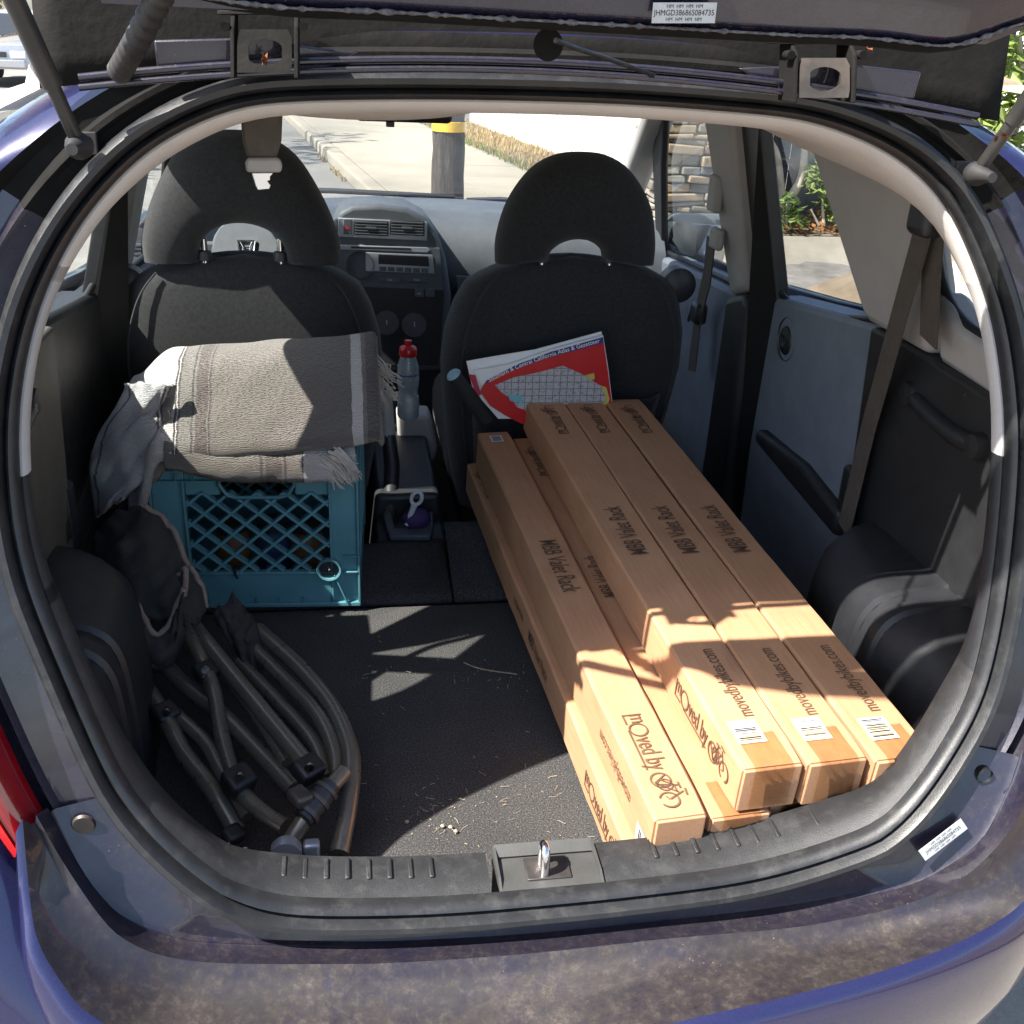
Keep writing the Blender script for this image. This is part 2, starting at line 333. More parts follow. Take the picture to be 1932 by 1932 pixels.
# painted frame round the opening, then the outer skins
oT = [(-.004,.012),(.008,.009),(.012,.002),(.017,.002),(.021,.012),(.028,.013),(.034,.016),(.040,.03),(.050,.05),(.058,.12),(.058,.55)]
oS = [(-.004,.012),(.022,.006),(.027,.001),(.031,.010),(.036,.024),(.060,.026),(.074,-.006),(.082,-.022),(.098,-.018),(.135,.06),(.165,.20)]
oL = [(-.004,.012),(.040,.004),(.044,-.003),(.047,.003),(.052,.012),(.056,.004),(.060,-.012),(.066,-.032),(.095,-.030),(.135,.03),(.165,.20)]
oK = [(-.004,.012),(.040,.004),(.045,-.004),(.049,.004),(.056,.012),(.061,.002),(.063,-.016),(.082,-.055),(.112,-.108),(.160,-.118),(.23,-.03)]
oB = [(-.004,.014),(.006,.010),(.013,-.012),(.017,-.009),(.027,-.012),(.029,-.022),(.027,-.034),(.034,-.080),(.044,-.128),(.072,-.152),(.230,-.157)]
OUT = lambda i: blend(i, oT, oS, oL, oK, oB)
hdr_pred = lambda i: NR[i].z >= .55
def seg(pred):
    idx = [i for i in range(200) if pred(i)]
    for k in range(len(idx)):
        if (idx[k-1]+1) % 200 != idx[k]: return idx[k:]+idx[:k]
    return idx
def outer(i): return OUT(i)[6:]
def nr0(px, py):
    p = onR(px, py); return min(range(200), key=lambda i: (Vector((OC[i].x, OC[i].z))-Vector((p.x, p.z))).length)
iLo0, iRo0 = nr0(190, 1530), nr0(1842, 1425)
for sgn in (-1, 1): ringmesh(lambda i: OUT(i)[:7], seg(lambda i: NR[i].z < .58 and NR[i].x*sgn > 0 and not (iLo0+1 < i < iRo0-1)), False).build('opening_frame', paint_in, car, smooth=42)
ringmesh(lambda i: OUT(i)[:7], seg(lambda i: NR[i].z >= .54), False).build('shaded_header_frame', deep_black, car, smooth=42)  # same painted frame, blackened for the shade along the header
botI = seg(lambda i: NR[i].z < -.42); lefI = seg(lambda i: i <= iLo0+5 and NR[i].z < .42 and NR[i].x < 0); rigI = seg(lambda i: i >= iRo0+2 and NR[i].z < .42 and NR[i].x > 0)
topI = seg(lambda i: NR[i].z >= .36)
def near(px, py):
    p = onR(px, py); return min(range(200), key=lambda i: (Vector((OC[i].x, OC[i].z))-Vector((p.x, p.z))).length)
# lower frame: flat band, two ridges with a groove between, then the broad bumper ledge and its rounded face
iLo, iRo = near(190, 1530), near(1842, 1425); NK = 96
K0 = resample([rp(i, -.004, .012) for i in range(iLo, iRo+1)], NK, False)
K1 = resample(spline([onR(x, y, 0) for x, y in ((98, 1527), (139, 1605), (180, 1672), (234, 1723), (316, 1758), (400, 1772), (611, 1779), (760, 1778), (1000, 1765), (1220, 1744), (1440, 1719), (1560, 1700), (1646, 1682), (1737, 1655), (1836, 1592), (1890, 1500), (1918, 1425))], 8), NK, False)
K2 = resample(spline([onR(x, y, -.030) for x, y in ((70, 1540), (128, 1640), (200, 1742), (253, 1783), (316, 1806), (411, 1818), (611, 1820), (760, 1817), (1000, 1800), (1260, 1772), (1480, 1753), (1600, 1733), (1691, 1712), (1782, 1677), (1850, 1628), (1908, 1560), (1948, 1480), (1965, 1425))], 8), NK, False)
K3 = resample(spline([onY(x, y, Y) for x, y, Y in ((40, 1545, .825), (48, 1680, .795), (60, 1775, .765), (100, 1852, .745), (164, 1928, .726), (320, 2000, .712), (700, 2036, .700), (1000, 2010, .698), (1300, 1938, .702), (1500, 1890, .712), (1700, 1832, .728), (1850, 1768, .750), (1945, 1700, .778), (2010, 1590, .815), (2035, 1440, .86))], 8), NK, False)
V_ = lambda y, z: Vector((0, y, z))
rows = [K0, [a.lerp(c, .93) for a, c in zip(K0, K1)], [c+V_(-.005, .001) for c in K1], [a.lerp(c, .22)+V_(.002, 0) for a, c in zip(K1, K2)], [a.lerp(c, .5)+V_(.008, -.001) for a, c in zip(K1, K2)], [a.lerp(c, .82)+V_(.004, 0) for a, c in zip(K1, K2)], [c+V_(-.002, .003) for c in K2]]
MB().grid(rows).build('lower_frame', paint_in, car, smooth=50)
rows = [[c+V_(-.002, .003) for c in K2], [a.lerp(c, .07)+V_(-.002, -.002) for a, c in zip(K2, K3)], [a.lerp(c, .16)+V_(0, -.007) for a, c in zip(K2, K3)], [a.lerp(c, .45)+V_(0, -.008) for a, c in zip(K2, K3)], [a.lerp(c, .75)+V_(0, -.003) for a, c in zip(K2, K3)], [a.lerp(c, .92) for a, c in zip(K2, K3)]]
MB().grid(rows).build('rear_bumper', paint_dirty, car, smooth=50)
def outw(c, d, z): v = Vector((c.x-XC, (c.y-1.25)*1.0, 0)).normalized(); return c+v*d+Vector((0, 0, z))
rows = [[a.lerp(c, .92) for a, c in zip(K2, K3)], [outw(c, .001, -.003) for c in K3], [outw(c, .007, -.012) for c in K3], [outw(c, .011, -.035) for c in K3], [outw(c, .012, -.12) for c in K3], [outw(c, -.01, -.22) for c in K3], [outw(c, -.06, -.30) for c in K3]]
MB().grid(rows).build('bumper_face', paint, car, smooth=50)
for I in (lefI, rigI):
    ringmesh(outer, I, False).build('quarter_panel', paint, car, smooth=60)
roof_edge = ringmesh(outer, topI, False).build('roof_rear_edge', paint, car, smooth=60)
# tail lamps (the left one shows): red lens with a clear rib
lens = pm('lamp_lens_red', (.55, .006, .008), .18, .1, 40, coat=1)
lens2 = pm('lamp_lens_dark', (.22, .004, .008), .2, .1, 40, coat=1)
for I in (lefI, rigI):
    J = [i for i in I if .80 < OC[i].z < 1.17]; nx_ = 0 if I is lefI else .03
    def lk(i): k = min(1, max(0, (OC[i].z-.80)/.37)); return k, .012*math.sin(math.pi*k), sst(0, .10, k)
    def lp(i):
        k, o, s_ = lk(i); return [(a_+nx_, d_) for a_, d_ in ((.054,-.005),(.056,-.034-o*s_),(.062,-.044-o*s_),(.070,-.046-o*s_),(.072,-.03))]
    def lp2(i):
        k, o, s_ = lk(i); e = lerp(.25, 1, s_); return [(a_+nx_, d_) for a_, d_ in ((.0695,-.030),(.071,-.049-o*s_),(.071+.033*e,-.047-o*s_),(.071+.062*e,-.012-o),(.071+.085*e,.05),(.071+.09*e,.12))]
    a = MB().grid([[rp(i, *q) for q in lp(i)] for i in J]).build('tail_lamp', lens2, car, smooth=50)
    MB().grid([[rp(i, *q) for q in lp2(i)] for i in J]).build('lens', lens, a, smooth=50)
# fastener in the lower left frame, rubber plug in the lower right one
def near(px, py):
    p = onR(px, py); return min(range(200), key=lambda i: (Vector((OC[i].x, OC[i].z))-Vector((p.x, p.z))).length)
p = onR(158, 1557, 0); MB().lathe([(.0, .002), (.010, .002), (.0115, -.001), (.0095, -.003), (.0055, -.0035), (.0045, -.001), (.0, -.001)], p+Vector((0, .001, 0)), 20, 'y', cap=False).build('frame_bolt', steel, car, smooth=40)
for v in (0,): pass
p = onR(1858, 1464, 0); MB().lathe([(.0, -.009), (.007, -.009), (.0095, -.006), (.0095, .004)], p+Vector((0, .002, 0)), 20, 'y', cap=False).build('drain_plug', rubber, car, smooth=40)
# number sticker on the frame and its twin on the hatch
stk = pm('sticker_film', (.42, .44, .46), .4, .08, 200, metal=.2)
def sticker(p, ax, ay, w_, h_, par):
    ax = ax.normalized(); nrm = ax.cross(ay).normalized(); ay = nrm.cross(ax)
    if nrm.y > 0: nrm = -nrm
    q = [p+ax*(a*w_/2)+ay*(b*h_/2) for a, b in ((-1,-1),(1,-1),(1,1),(-1,1))]
    o = MB().prism(q, nrm*.0006).build('serial_sticker', stk, par)
    v, f = text_mesh('JHMGD38686S084735', .0062, 0, .85)
    t = MB(); t.add([p+nrm*.0009+ax*a+ay*b for a, b in v], f)
    for r_ in (-1, 1):
        v, f = text_mesh('HM  HM  HM  HM', .0042, 0, .9); t.add([p+nrm*.0009+ax*a+ay*(b+r_*h_*.32) for a, b in v], f)
    return o, t.build('print', blackink, o)
a = onR(1742, 1612, -.004); b = onR(1815, 1556, -.004)
mid = onR(1779, 1584, -.008); sticker(mid, b-a, (b-a).cross(Vector((0, 1, -.2))), .060, .0165, car)
# ------------------------------------------------------------------ inner trim round the opening and the sill
iT = [(-.024,.014),(-.028,.012),(-.033,.016),(-.039,.032),(-.042,.07),(-.041,.14),(-.038,.30)]
iS = [(-.024,.014),(-.028,.013),(-.031,.018),(-.032,.028),(-.024,.042),(-.006,.055),(.030,.062)]
iB = [(-.024,.014),(-.0245,.015),(-.026,.022),(-.030,.030),(-.029,.074),(-.024,.078),(.060,.082)]
iM = [tuple(.5*(a[k]+b_[k]) for k in (0, 1)) for a, b_ in zip(iS, iB)]
inner = lambda i: blend(i, iT, iS, iS, iM, iB)
hdI = seg(lambda i: OC[i].z > 1.085)
ringmesh(inner, seg(lambda i: OC[i].z > 1.27), False).build('opening_trim', beige, car, smooth=50)
for sgn in (-1, 1): ringmesh(inner, seg(lambda i: 1.085 < OC[i].z < 1.295 and NR[i].x*sgn > 0), False).build('side_opening_trim', beige2, car, smooth=50)
loI = seg(lambda i: OC[i].z <= 1.13 and NR[i].z > -.62)
for sgn in (-1, 1):
    J = seg(lambda i: OC[i].z <= 1.10 and NR[i].z > -.30 and NR[i].x*sgn > 0)
    ringmesh(inner, J, False).build('lower_side_trim', plastic, car, smooth=50)
NICHE = (XC-.052, XC+.062)
bI = seg(lambda i: NR[i].z <= -.26)
bl_ = [i for i in bI if OC[i].x <= NICHE[0]+.004]; br_ = [i for i in bI if OC[i].x >= NICHE[1]-.004]
sill = ringmesh(inner, bl_, False).build('sill_trim', sill_pl, car, smooth=50)
ringmesh(inner, br_, False).build('sill_trim_half', sill_pl, sill, smooth=50)
for J in (bl_, br_):
    cand = sorted([i for i in J if abs(OC[i].x-XC) > .12 and NR[i].z < -.62], key=lambda i: abs(OC[i].x-XC))
    L_ = [rp(i, -.031, 0) for i in cand]; pts = resample(L_, 14, False)
    for p in pts:
        i = min(cand, key=lambda k: abs(OC[k].x-p.x)); a = rp(i, -.0308, .038); b = rp(i, -.0302, .069); a.x = b.x = p.x
        MB().bar(a, b, .0055, .004).build('rib', sill_pl, sill, bevel=.0015, seg=2)
# latch niche with the bright striker loop
zb = rp(near(1055, 1750), -.023, 0).z; zt = zb+.006; y0 = .835+.014
x0, x1 = NICHE
nb = MB(); niche_m = pm('niche_plastic', (.055, .055, .053), .5, .2, 20, bump=.2, bscale=800)
nb.add([(x0,y0,zb),(x1,y0,zb),(x1,y0+.068,zb-.004),(x0,y0+.068,zb-.004)], [(0,1,2,3)])
nb.add([(x0,y0,zb),(x0,y0+.02,zt),(x0,y0+.068,zt),(x0,y0+.068,zb-.02)], [(0,1,2,3)])
nb.add([(x1,y0,zb),(x1,y0+.02,zt),(x1,y0+.068,zt),(x1,y0+.068,zb-.02)], [(0,1,2,3)])
nb.add([(x0,y0+.055,zb),(x1,y0+.055,zb),(x1,y0+.068,zt),(x0,y0+.068,zt),(x0,y0+.07,.55),(x1,y0+.07,.55)], [(0,1,2,3),(3,2,5,4)])
nb.build('latch_niche', niche_m, sill, solid=.003)
st = spline([(XC-.001,y0+.022,zb-.004),(XC-.001,y0+.022,zb+.026),(XC-.001,y0+.030,zb+.035),(XC-.001,y0+.040,zb+.026),(XC-.001,y0+.040,zb-.004)], 6)
MB().tube(st, .0052, 10).build('striker', chrome, sill, smooth=60)
MB().box((XC+.004, y0+.032, zb+.0015), (.05, .034, .003)).build('striker_plate', steel, sill, bevel=.001)
# ------------------------------------------------------------------ raised hatch
AL = R(68)
hd = Vector((0, -math.cos(AL), math.sin(AL))); hn = Vector((0, -math.sin(AL), -math.cos(AL)))   # along the hatch, inner side
H0 = Vector((XC, .950, 1.516))
def hp(u, t, d=0): return H0+Vector((u, 0, 0))+hd*t+hn*d
def hw(t):                                                  # half width along the hatch
    return lerp(.385, .555, sst(0, .42, t)) - .10*sst(.62, .88, t)
def rr(w0, w1, t0, t1, n=6, r_=.07):
    pts = []
    for cx, cy, a0 in ((w0-r_, t0+r_, -90), (w1-r_, t1-r_, 0), (-w1+r_, t1-r_, 90), (-w0+r_, t0+r_, 180)):
        for k in range(n+1): a = R(a0+90*k/n); pts.append((cx+r_*math.cos(a), cy+r_*math.sin(a)))
    return pts
ho = [(hw(t), t) for t in [k*.88/24 for k in range(25)]]
ho = ho + [(u*ho[-1][0], .88+.02*(1-u*u)) for u in (.8, .4, 0, -.4, -.8)] + [(-a, t) for a, t in reversed(ho)] + [(u*ho[0][0], 0) for u in (-.8, -.4, 0, .4, .8)]
ho = [Vector((a, t, 0)) for a, t in ho]
win = resample([Vector((a, t, 0)) for a, t in rr(.360, .450, .185, .49, 6, .10)], 96)
# outer loop resampled by angle so that it pairs with the window loop
hoD = resample(ho, 400)
def byang(loop, c):
    return [min(loop, key=lambda q: abs(math.atan2((q-c).x*(p-c).y-(q-c).y*(p-c).x, (q-c).dot(p-c)))) for p in win]
cw = Vector((0, .29, 0)); out = byang(hoD, cw)
mids = [a.lerp(b, .5) for a, b in zip(win, out)]
rows = []
for lp_, d in ((win, .004), (win, .018), (mids, .045), (out, .030), (out, .0), (mids, -.012), (win, -.004), (win, .004)):
    rows.append([hp(q.x, q.y, d) for q in lp_])
hatch = MB().grid(rows, cu=True).build('hatch', paint_in, car, smooth=50)
MB().add([hp(q.x, q.y, .006) for q in win], [tuple(range(96))]).build('hatch_window', glass, hatch)
# lower edge of the raised hatch: seam bead, recess behind it, its shade put in as black
W0 = .385
def low_edge(u): return -.002-.022*sst(.72, 1, abs(u))**2+.003*math.sin(u*9)*sst(.4, .8, abs(u))+.0035*u
def band(prof, name, mat):
    rows = [[(XC+(-1+k/20)*W0, y+.25*low_edge(-1+k/20), z-low_edge(-1+k/20)) for y, z in prof] for k in range(41)]
    return MB().grid(rows).build(name, mat, hatch, smooth=60, solid=.002)
band([(.892,1.560),(.905,1.530),(.915,1.514),(.919,1.506)], 'hatch_front_band', paint_in)
band([(.919,1.505),(.925,1.500),(.940,1.499),(.955,1.502),(.962,1.515),(.960,1.545)], 'hatch_recess', deep_black)
random.seed(3)
crust = pm('seam_sealant', (.05, .047, .05), .6, .5, 200, dust=(.30, .28, .27), dscale=120, damt=.55)
path = []; rad = []
for k in range(201):
    u = -1+2*k/200; path.append((XC+u*W0, .917+.25*low_edge(u), 1.5045-low_edge(u))); rad.append(.0010+random.random()**3*.0018)
MB().tube(path, rad, 7).build('seam_sealant', crust, hatch, smooth=60)
for s_ in (-1, 1):                                          # wing panels of the body beside the hinges
    x = XC+s_*W0
    MB().prism([(x-s_*.02, 1.055, 1.452), (x-s_*.17, 1.075, 1.459), (x-s_*.20, 1.075, 1.474), (x-s_*.15, 1.07, 1.478), (x-s_*.12, 1.07, 1.484), (x-s_*.02, 1.05, 1.478)], (0, .008, 0)).build('header_wing', paint_in, car, bevel=.002)
rows = [[(XC+u*.47, 1.098-.03*u*u, 1.464-.030*u*u), (XC+u*.47, 1.104-.03*u*u, 1.490-.030*u*u), (XC+u*.47, 1.112-.03*u*u, 1.536-.020*u*u), (XC+u*.47, 1.16-.03*u*u, 1.545-.022*u*u), (XC+u*.46, 1.26, 1.528-.03*u*u)] for u in [k/20-1 for k in range(41)]]
MB().grid(rows).build('dark_gap_sheet', deep_black, car, smooth=60, solid=.002)  # added black sheet covers the sunlit roof, painting the gap dark
p0 = onY(1290, 24, .902); sticker(p0+Vector((0, -.001, 0)), rt.copy(), Vector((0, -.3, 1)), .051, .0155, hatch)
# long ridged strips on the body header
for (z, y, r_) in ((1.4725, 1.062, .0035), (1.4645, 1.058, .0030)):
    pts = [(XC+u*.43, y-.020*u*u, z-.030*u*u-.003*u) for u in [k/20-1 for k in range(41)]]
    MB().tube(pts, r_, 8).build('header_ridge', paint_in, car, smooth=60)
# hinges
def hinge(px, py, m, tone):
    c = onY(px, py, 1.028)
    def q(a, b, d=0): return c+rt*a+up*b+Vector((0, d, 0))
    out_ = [(-.024,-.021),(.024,-.021),(.024,.017),(-.024,.017)]
    hole = [(.0165*max(-.85, min(.95, math.cos(R(k*15))*1.05)), .0115*math.sin(R(k*15))-.003) for k in range(24)]
    g = MB(); ol = resample([Vector((a, b, 0)) for a, b in out_], 96)
    ol2 = [min(ol, key=lambda v: abs(math.atan2(v.x*h[1]-v.y*h[0], v.x*h[0]+v.y*h[1]))) for h in hole]
    g.grid([[q(h[0], h[1], 0) for h in hole], [q(v.x, v.y, 0) for v in ol2], [q(v.x, v.y, .004) for v in ol2], [q(h[0], h[1], .004) for h in hole]], cu=True, cv=True)
    h_ = g.build('hatch_hinge', m, car, smooth=30)
    for s_ in (-1, 1): MB().prism([q(s_*.026, -.026, .0), q(s_*.026, .020, -.004), q(s_*.026, .034, .01), q(s_*.026, .034, .035), q(s_*.026, -.026, .04)], rt*(.004*s_)).build('hinge_arm', tone, h_, bevel=.001)
    b = MB(); b.prism([q(-.042, .030, .004), q(.036, .030, .004), q(.036, .034, .004), q(-.042, .034, .004)], (0, .03, 0)); b.build('hinge_plate', tone, h_, bevel=.001)
    for s_ in (-1, 1): MB().lathe([(.0, -.003), (.0035, -.003), (.004, .0), (.004, .012)], q(s_*.034, .020, .006), 12, 'y').build('hinge_bolt', tone, h_, smooth=40)
hinge(499, 92, deep_black, deep_black); hinge(1556, 143, steel, deep_black)  # left hinge blackened for the hatch's shadow, right one left steel
# gas struts
strutm = pm('strut_black', (.022, .021, .020), .35, .2, 40, dust=(.05, .04, .03), dscale=10, damt=.35)
for (m_, e_) in (((150, 275), -1), ((1842, 328), 1)):
    a = onR(*m_, -.028); b = hp(e_*(hw(.42)-.02), .42, .02)
    d = (b-a); s_ = MB().tube([a, a+d*.10, a+d*.101, b], [.0065, .0065, .0088, .0088], 14).build('gas_strut', strutm, car, smooth=40)
    MB().lathe([(0, -.014), (.008, -.012), (.012, -.004), (.012, .004), (.008, .012), (.005, .03)], a, 14, 'y').build('ball_joint', black_grime, s_, smooth=50)
    MB().box(a+Vector((0, .022, .0)), (.022, .004, .020)).build('strut_bracket', black_grime, s_, bevel=.001)
# ribbed wiring boot at the top left and washer hose with its grommet
a = onY(318, -40, .90); b = onY(262, 70, .96); c = onY(225, 135, 1.04)
pts = spline([a, b, c], 24); MB().tube(pts, [.0095+.0014*math.cos(k*1.6) for k in range(len(pts))], 14).build('wiring_boot', black_grime, hatch, smooth=60)
g = onY(1046, 76, .935)
MB().lathe([(0, -.004), (.006, -.004), (.012, -.002), (.013, .003)], g+Vector((0, .03, -.004)), 24, 'y').build('hose_grommet', deep_black, hatch, smooth=50)
MB().tube(spline([g+Vector((.0, -.005, 0)), onY(1090, 92, .96), onY(1150, 112, 1.0), onY(1235, 143, 1.06)], 8), .0022, 8).build('washer_hose', rubber, hatch, smooth=60)
lf = MB(); random.seed(5)                                   # dry leaf scraps caught by the hinge and strut
for (px, py, Y) in ((500, 112, 1.03), (1640, 90, 1.03), (1880, 262, .96), (1895, 255, .95)):
    p = onY(px, py, Y); e = Vector((random.uniform(-1, 1), random.uniform(-1, 1), random.uniform(-1, 1))).normalized()*random.uniform(.004, .008); g_ = e.cross(Vector((.3, 1, .2))).normalized()*.003
    for q2 in range(3):
        r2 = Matrix.Rotation(q2*1.1, 3, 'X') @ Matrix.Rotation(q2*.8, 3, 'Z'); lf.add([p-r2 @ e, p+r2 @ g_, p+r2 @ e, p-r2 @ g_*.6], [(0, 1, 2), (0, 2, 3)])
stuff(lf.build('leaf_scraps', orange, car))
# ================================================================== THE CAR: cabin
def sp(y, z, off, right=True):
    v = Vector((Xs(z)+off, y, z)); return v if right else mir(v)
def side_piece(name, poly, mat, o0, o1, right, parent=car, bevel=.004):
    """a piece of the side wall, outline in (y, z), between two depths from the inner side surface"""
    m = MB(); n = len(poly); a = [sp(y, z, o0, right) for y, z in poly]; b = [sp(y, z, o1, right) for y, z in poly]
    m.add(a+b, [tuple(range(n)), tuple(reversed(range(n, 2*n)))]+[(i, n+i, n+(i+1) % n, (i+1) % n) for i in range(n)])
    return m.build(name, mat, parent, bevel=bevel)
olive = pm('side_trim_plastic', (.070, .062, .050), .55, .15, 12, bump=.3, bscale=700)
cabin_dark = pm('cabin_plastic', (.014, .0145, .016), .5, .2, 20, bump=.3, bscale=700)
seal = pm('door_seal', (.014, .014, .015), .5, .2, 40)
for rgt in (True, False):
    # outer skin and lower walls
    side_piece('door_skin', [(1.15, .30), (3.3, .30), (3.3, .97), (2.8, .96), (2.38, .99), (1.92, 1.045), (1.514, 1.10), (1.15, 1.10)], paint, .105, .125, rgt)
    side_piece('rear_door_panel', [(1.50, .50), (2.02, .50), (2.02, 1.03), (1.93, 1.043), (1.50, 1.103)], doorblue if rgt else cabin_dark, .0, .08, rgt, bevel=.012)  # left door panels take dark plastic, painting in that side's shade
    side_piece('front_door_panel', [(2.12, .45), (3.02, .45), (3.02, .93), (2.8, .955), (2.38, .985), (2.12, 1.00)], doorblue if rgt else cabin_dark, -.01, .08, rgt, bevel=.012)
    side_piece('cargo_side_panel', [(.985, .54), (1.49, .54), (1.49, 1.105), (1.375, 1.11), (1.13, 1.10), (1.0, 1.08)], cabin_dark if rgt else olive, -.028, .08, rgt, bevel=.006)
    # pillars
    q_r = .055 if rgt else .07; q_c = 0 if rgt else -.13  # hidden left side: pillars and quarter window shaped to let sun patches in
    side_piece('centre_pillar', [(2.21, .45), (2.03, .45), (1.915+q_r, 1.02), (1.905+q_r, 1.36), (2.07, 1.36), (2.115, 1.00)], seal, .004, .030, rgt)
    side_piece('centre_pillar_trim', [(2.20, .985), (2.10, 1.02), (2.055, 1.38), (2.225, 1.38)], beige2, -.02, .028, rgt, bevel=.012)
    side_piece('centre_pillar_foot', [(2.22, .48), (2.06, .48), (2.06, 1.0), (2.10, 1.015), (2.20, .98)], cabin_dark, -.03, .05, rgt, bevel=.015)
    side_piece('rear_pillar_trim', [(1.70+q_c, 1.395), (1.522+q_c, 1.115), (1.50+q_c, 1.108), (1.320-q_c*.3, 1.108), (1.312-q_c*.35, 1.205), (1.328-q_c*.3, 1.288), (1.35-q_c*.25, 1.395)], beige2, -.026, .024, rgt, bevel=.014)
    if rgt: side_piece('quarter_trim', [(1.31, 1.103), (1.0, 1.083), (1.06, 1.165), (1.20, 1.163), (1.25, 1.168), (1.312, 1.205)], beige2, -.016, .035, rgt, bevel=.012)
    side_piece('roof_rail', [(2.75, 1.385), (1.40, 1.385), (1.42, 1.46), (2.6, 1.46)], beige, -.01, .035, rgt, bevel=.01)
    # glass with dark surrounds
    for nm, poly in (('rear_door_glass', [(1.99, 1.03), (1.43, 1.11), (1.60, 1.40), (1.98, 1.40)]), ('front_door_glass', [(2.9, .95), (2.12, 1.0), (2.08, 1.395), (2.55, 1.395)]), ('quarter_glass', [(1.37, 1.17+q_c*.5), (1.10, 1.16+q_c*.5), (1.12, 1.395), (1.38, 1.395)])):
        m = MB(); m.add([sp(y, z, .022, rgt) for y, z in poly], [tuple(range(len(poly)))]); m.build(nm, glass, car)
    for nm, line in (('window_seal', [(1.915+q_r, 1.39), (1.922+q_r, 1.048), (1.515+q_c, 1.106)]), ('belt_line_seal', [(2.95, .955), (2.38, .992), (2.12, 1.004)]), ('quarter_seal', [(1.34-q_c*.2, 1.34), (1.328-q_c*.2, 1.288), (1.312-q_c*.2, 1.212), (1.27, 1.175+q_c*.45), (1.20, 1.166+q_c*.45), (1.08, 1.166+q_c*.45)])):
        MB().tube([sp(y, z, .012 if nm != 'quarter_seal' else .0, rgt) for y, z in (spline([Vector((a, b, 0)) for a, b in line], 6) and [(q.x, q.y) for q in spline([Vector((a, b, 0)) for a, b in line], 8)])], .0065, 8).build(nm, seal, car, smooth=60)
    fr = [(2.56, 1.38), (2.70, 1.20), (2.80, .965), (2.86, .965), (2.78, 1.20), (2.64, 1.40)]
    side_piece('front_door_frame', fr, seal, .0, .02, rgt, bevel=.006)
    # A pillar
    a0 = Vector((.845, 3.22, .98)); a1 = Vector((.755, 2.50, 1.42))
    if not rgt: a0 = mir(a0); a1 = mir(a1)
    MB().bar(a0, a1, .075, .055).build('front_pillar_trim', beige2, car, bevel=.018, seg=3)
    # wheel housing, bulging into the cargo space, with moulded ribs
    def ww(y, k=0):
        e = .03*sst(1.12, 1.0, y)+(0 if y < 1.30 else .17*(1-math.sqrt(max(0, 1-((y-1.30)/.13)**2))))
        q = [(.686+e, .545), (.690+e, .66), (.695+e, .745), (.706+e, .785), (.728+e, .806), (.76+e, .814), (.86, .822)]
        return [(min(.86, x)-k*.7, y, z+k*.7) for x, z in q]
    ys = [.94, 1.0, 1.06, 1.12, 1.2, 1.26, 1.30, 1.34, 1.37, 1.40, 1.42, 1.429]
    fx = (lambda p: Vector(p)) if rgt else (lambda p: mir(p))
    wh = MB().grid([[fx(p) for p in ww(y)] for y in ys]).build('wheel_housing', plastic, car, smooth=60)
    MB().add([fx(p) for p in ww(1.429)]+[fx((.86, 1.429, .545))], [tuple(range(8))]).build('housing_front', plastic, wh)
    for y, hwid in ((1.20, .026), (1.135, .010)):
        rows = []
        for yy, k in ((y-hwid-.005, -.001), (y-hwid, .006), (y+hwid, .006), (y+hwid+.005, -.001)):
            q = ww(yy, k); rows.append([fx(v) for v in spline([Vector(v) for v in q[:6]]+[Vector((.822, yy, .818+k)), Vector((.829-k*.7, yy-.01, .85)), Vector((.830-k*.7, yy-.03, .96))], 4)])
        MB().grid(rows).build('housing_rib', plastic, wh, smooth=35)
    # latch boss on top of the wheel housing
    c = Vector((.842, 1.475, .825)); c = c if rgt else mir(c)
    lb = MB().box(c, (.05, .085, .10)).build('latch_boss', cabin_dark, car, bevel=.02, seg=3)
    MB().box(c+Vector(((-.026 if rgt else .026), 0, .004)), (.006, .014, .075)).build('latch_slot', seal, lb, bevel=.002)
    MB().box(c+Vector(((-.020 if rgt else .020), .02, .0)), (.018, .040, .085)).build('latch_lip', plastic, lb, bevel=.008, seg=3)
    # inner door details
    c = sp(1.888, .974, -.004, rgt); MB().lathe([(0, .0), (.030, .0), (.038, -.004), (.042, -.010), (.044, .006)], c, 28, 'x').build('door_handle_cup', dash_dk, car, smooth=40)
    MB().lathe([(0, -.004), (.012, -.010), (.026, -.006), (.030, .0)], c+Vector(((-.006 if rgt else .006), 0, -.002)), 20, 'x').build('door_handle', plastic, car, smooth=40)
    ar = [sp(1.93, .775, 0, rgt), sp(1.93, .745, 0, rgt), sp(1.53, .72, 0, rgt), sp(1.53, .77, 0, rgt), sp(1.70, .79, 0, rgt)]
    MB().prism(ar, Vector((-.032 if rgt else .032, 0, 0))).build('armrest', cabin_dark, car, bevel=.012, seg=3)
    c = sp(1.60, .93, -.002, rgt); MB().lathe([(0, .002), (.075, .002), (.085, .006), (.088, -.004), (.092, .004)], c, 32, 'x').build('door_speaker', seal, car, smooth=40)
    # pull handle / luggage-cover lever on the cargo panel
    a = sp(1.345, 1.045, -.040, rgt); b = sp(1.16, 1.035, -.046, rgt)
    h = MB().tube(spline([a, a.lerp(b, .3)+Vector((0, 0, -.006)), a.lerp(b, .7)+Vector((0, 0, -.008)), b], 6), [.011]*3+[.014]*13+[.011]*3, 10).build('cargo_lever', plastic, car, smooth=60)
    for q in (a, b): MB().lathe([(0, -.012), (.016, -.01), (.019, 0), (.019, .03)] if rgt else [(0, .012), (.016, .01), (.019, 0), (.019, -.03)], q, 16, 'x').build('lever_pivot', cabin_dark, h, smooth=50)
    for yy, zz in ((1.44, 1.06), (1.44, .90), (1.06, 1.06)): MB().lathe([(0, -.003), (.006, -.002), (.008, .002)] if rgt else [(0, .003), (.006, .002), (.008, -.002)], sp(yy, zz, -.029, rgt), 12, 'x').build('screw_cap', plastic, car, smooth=40)
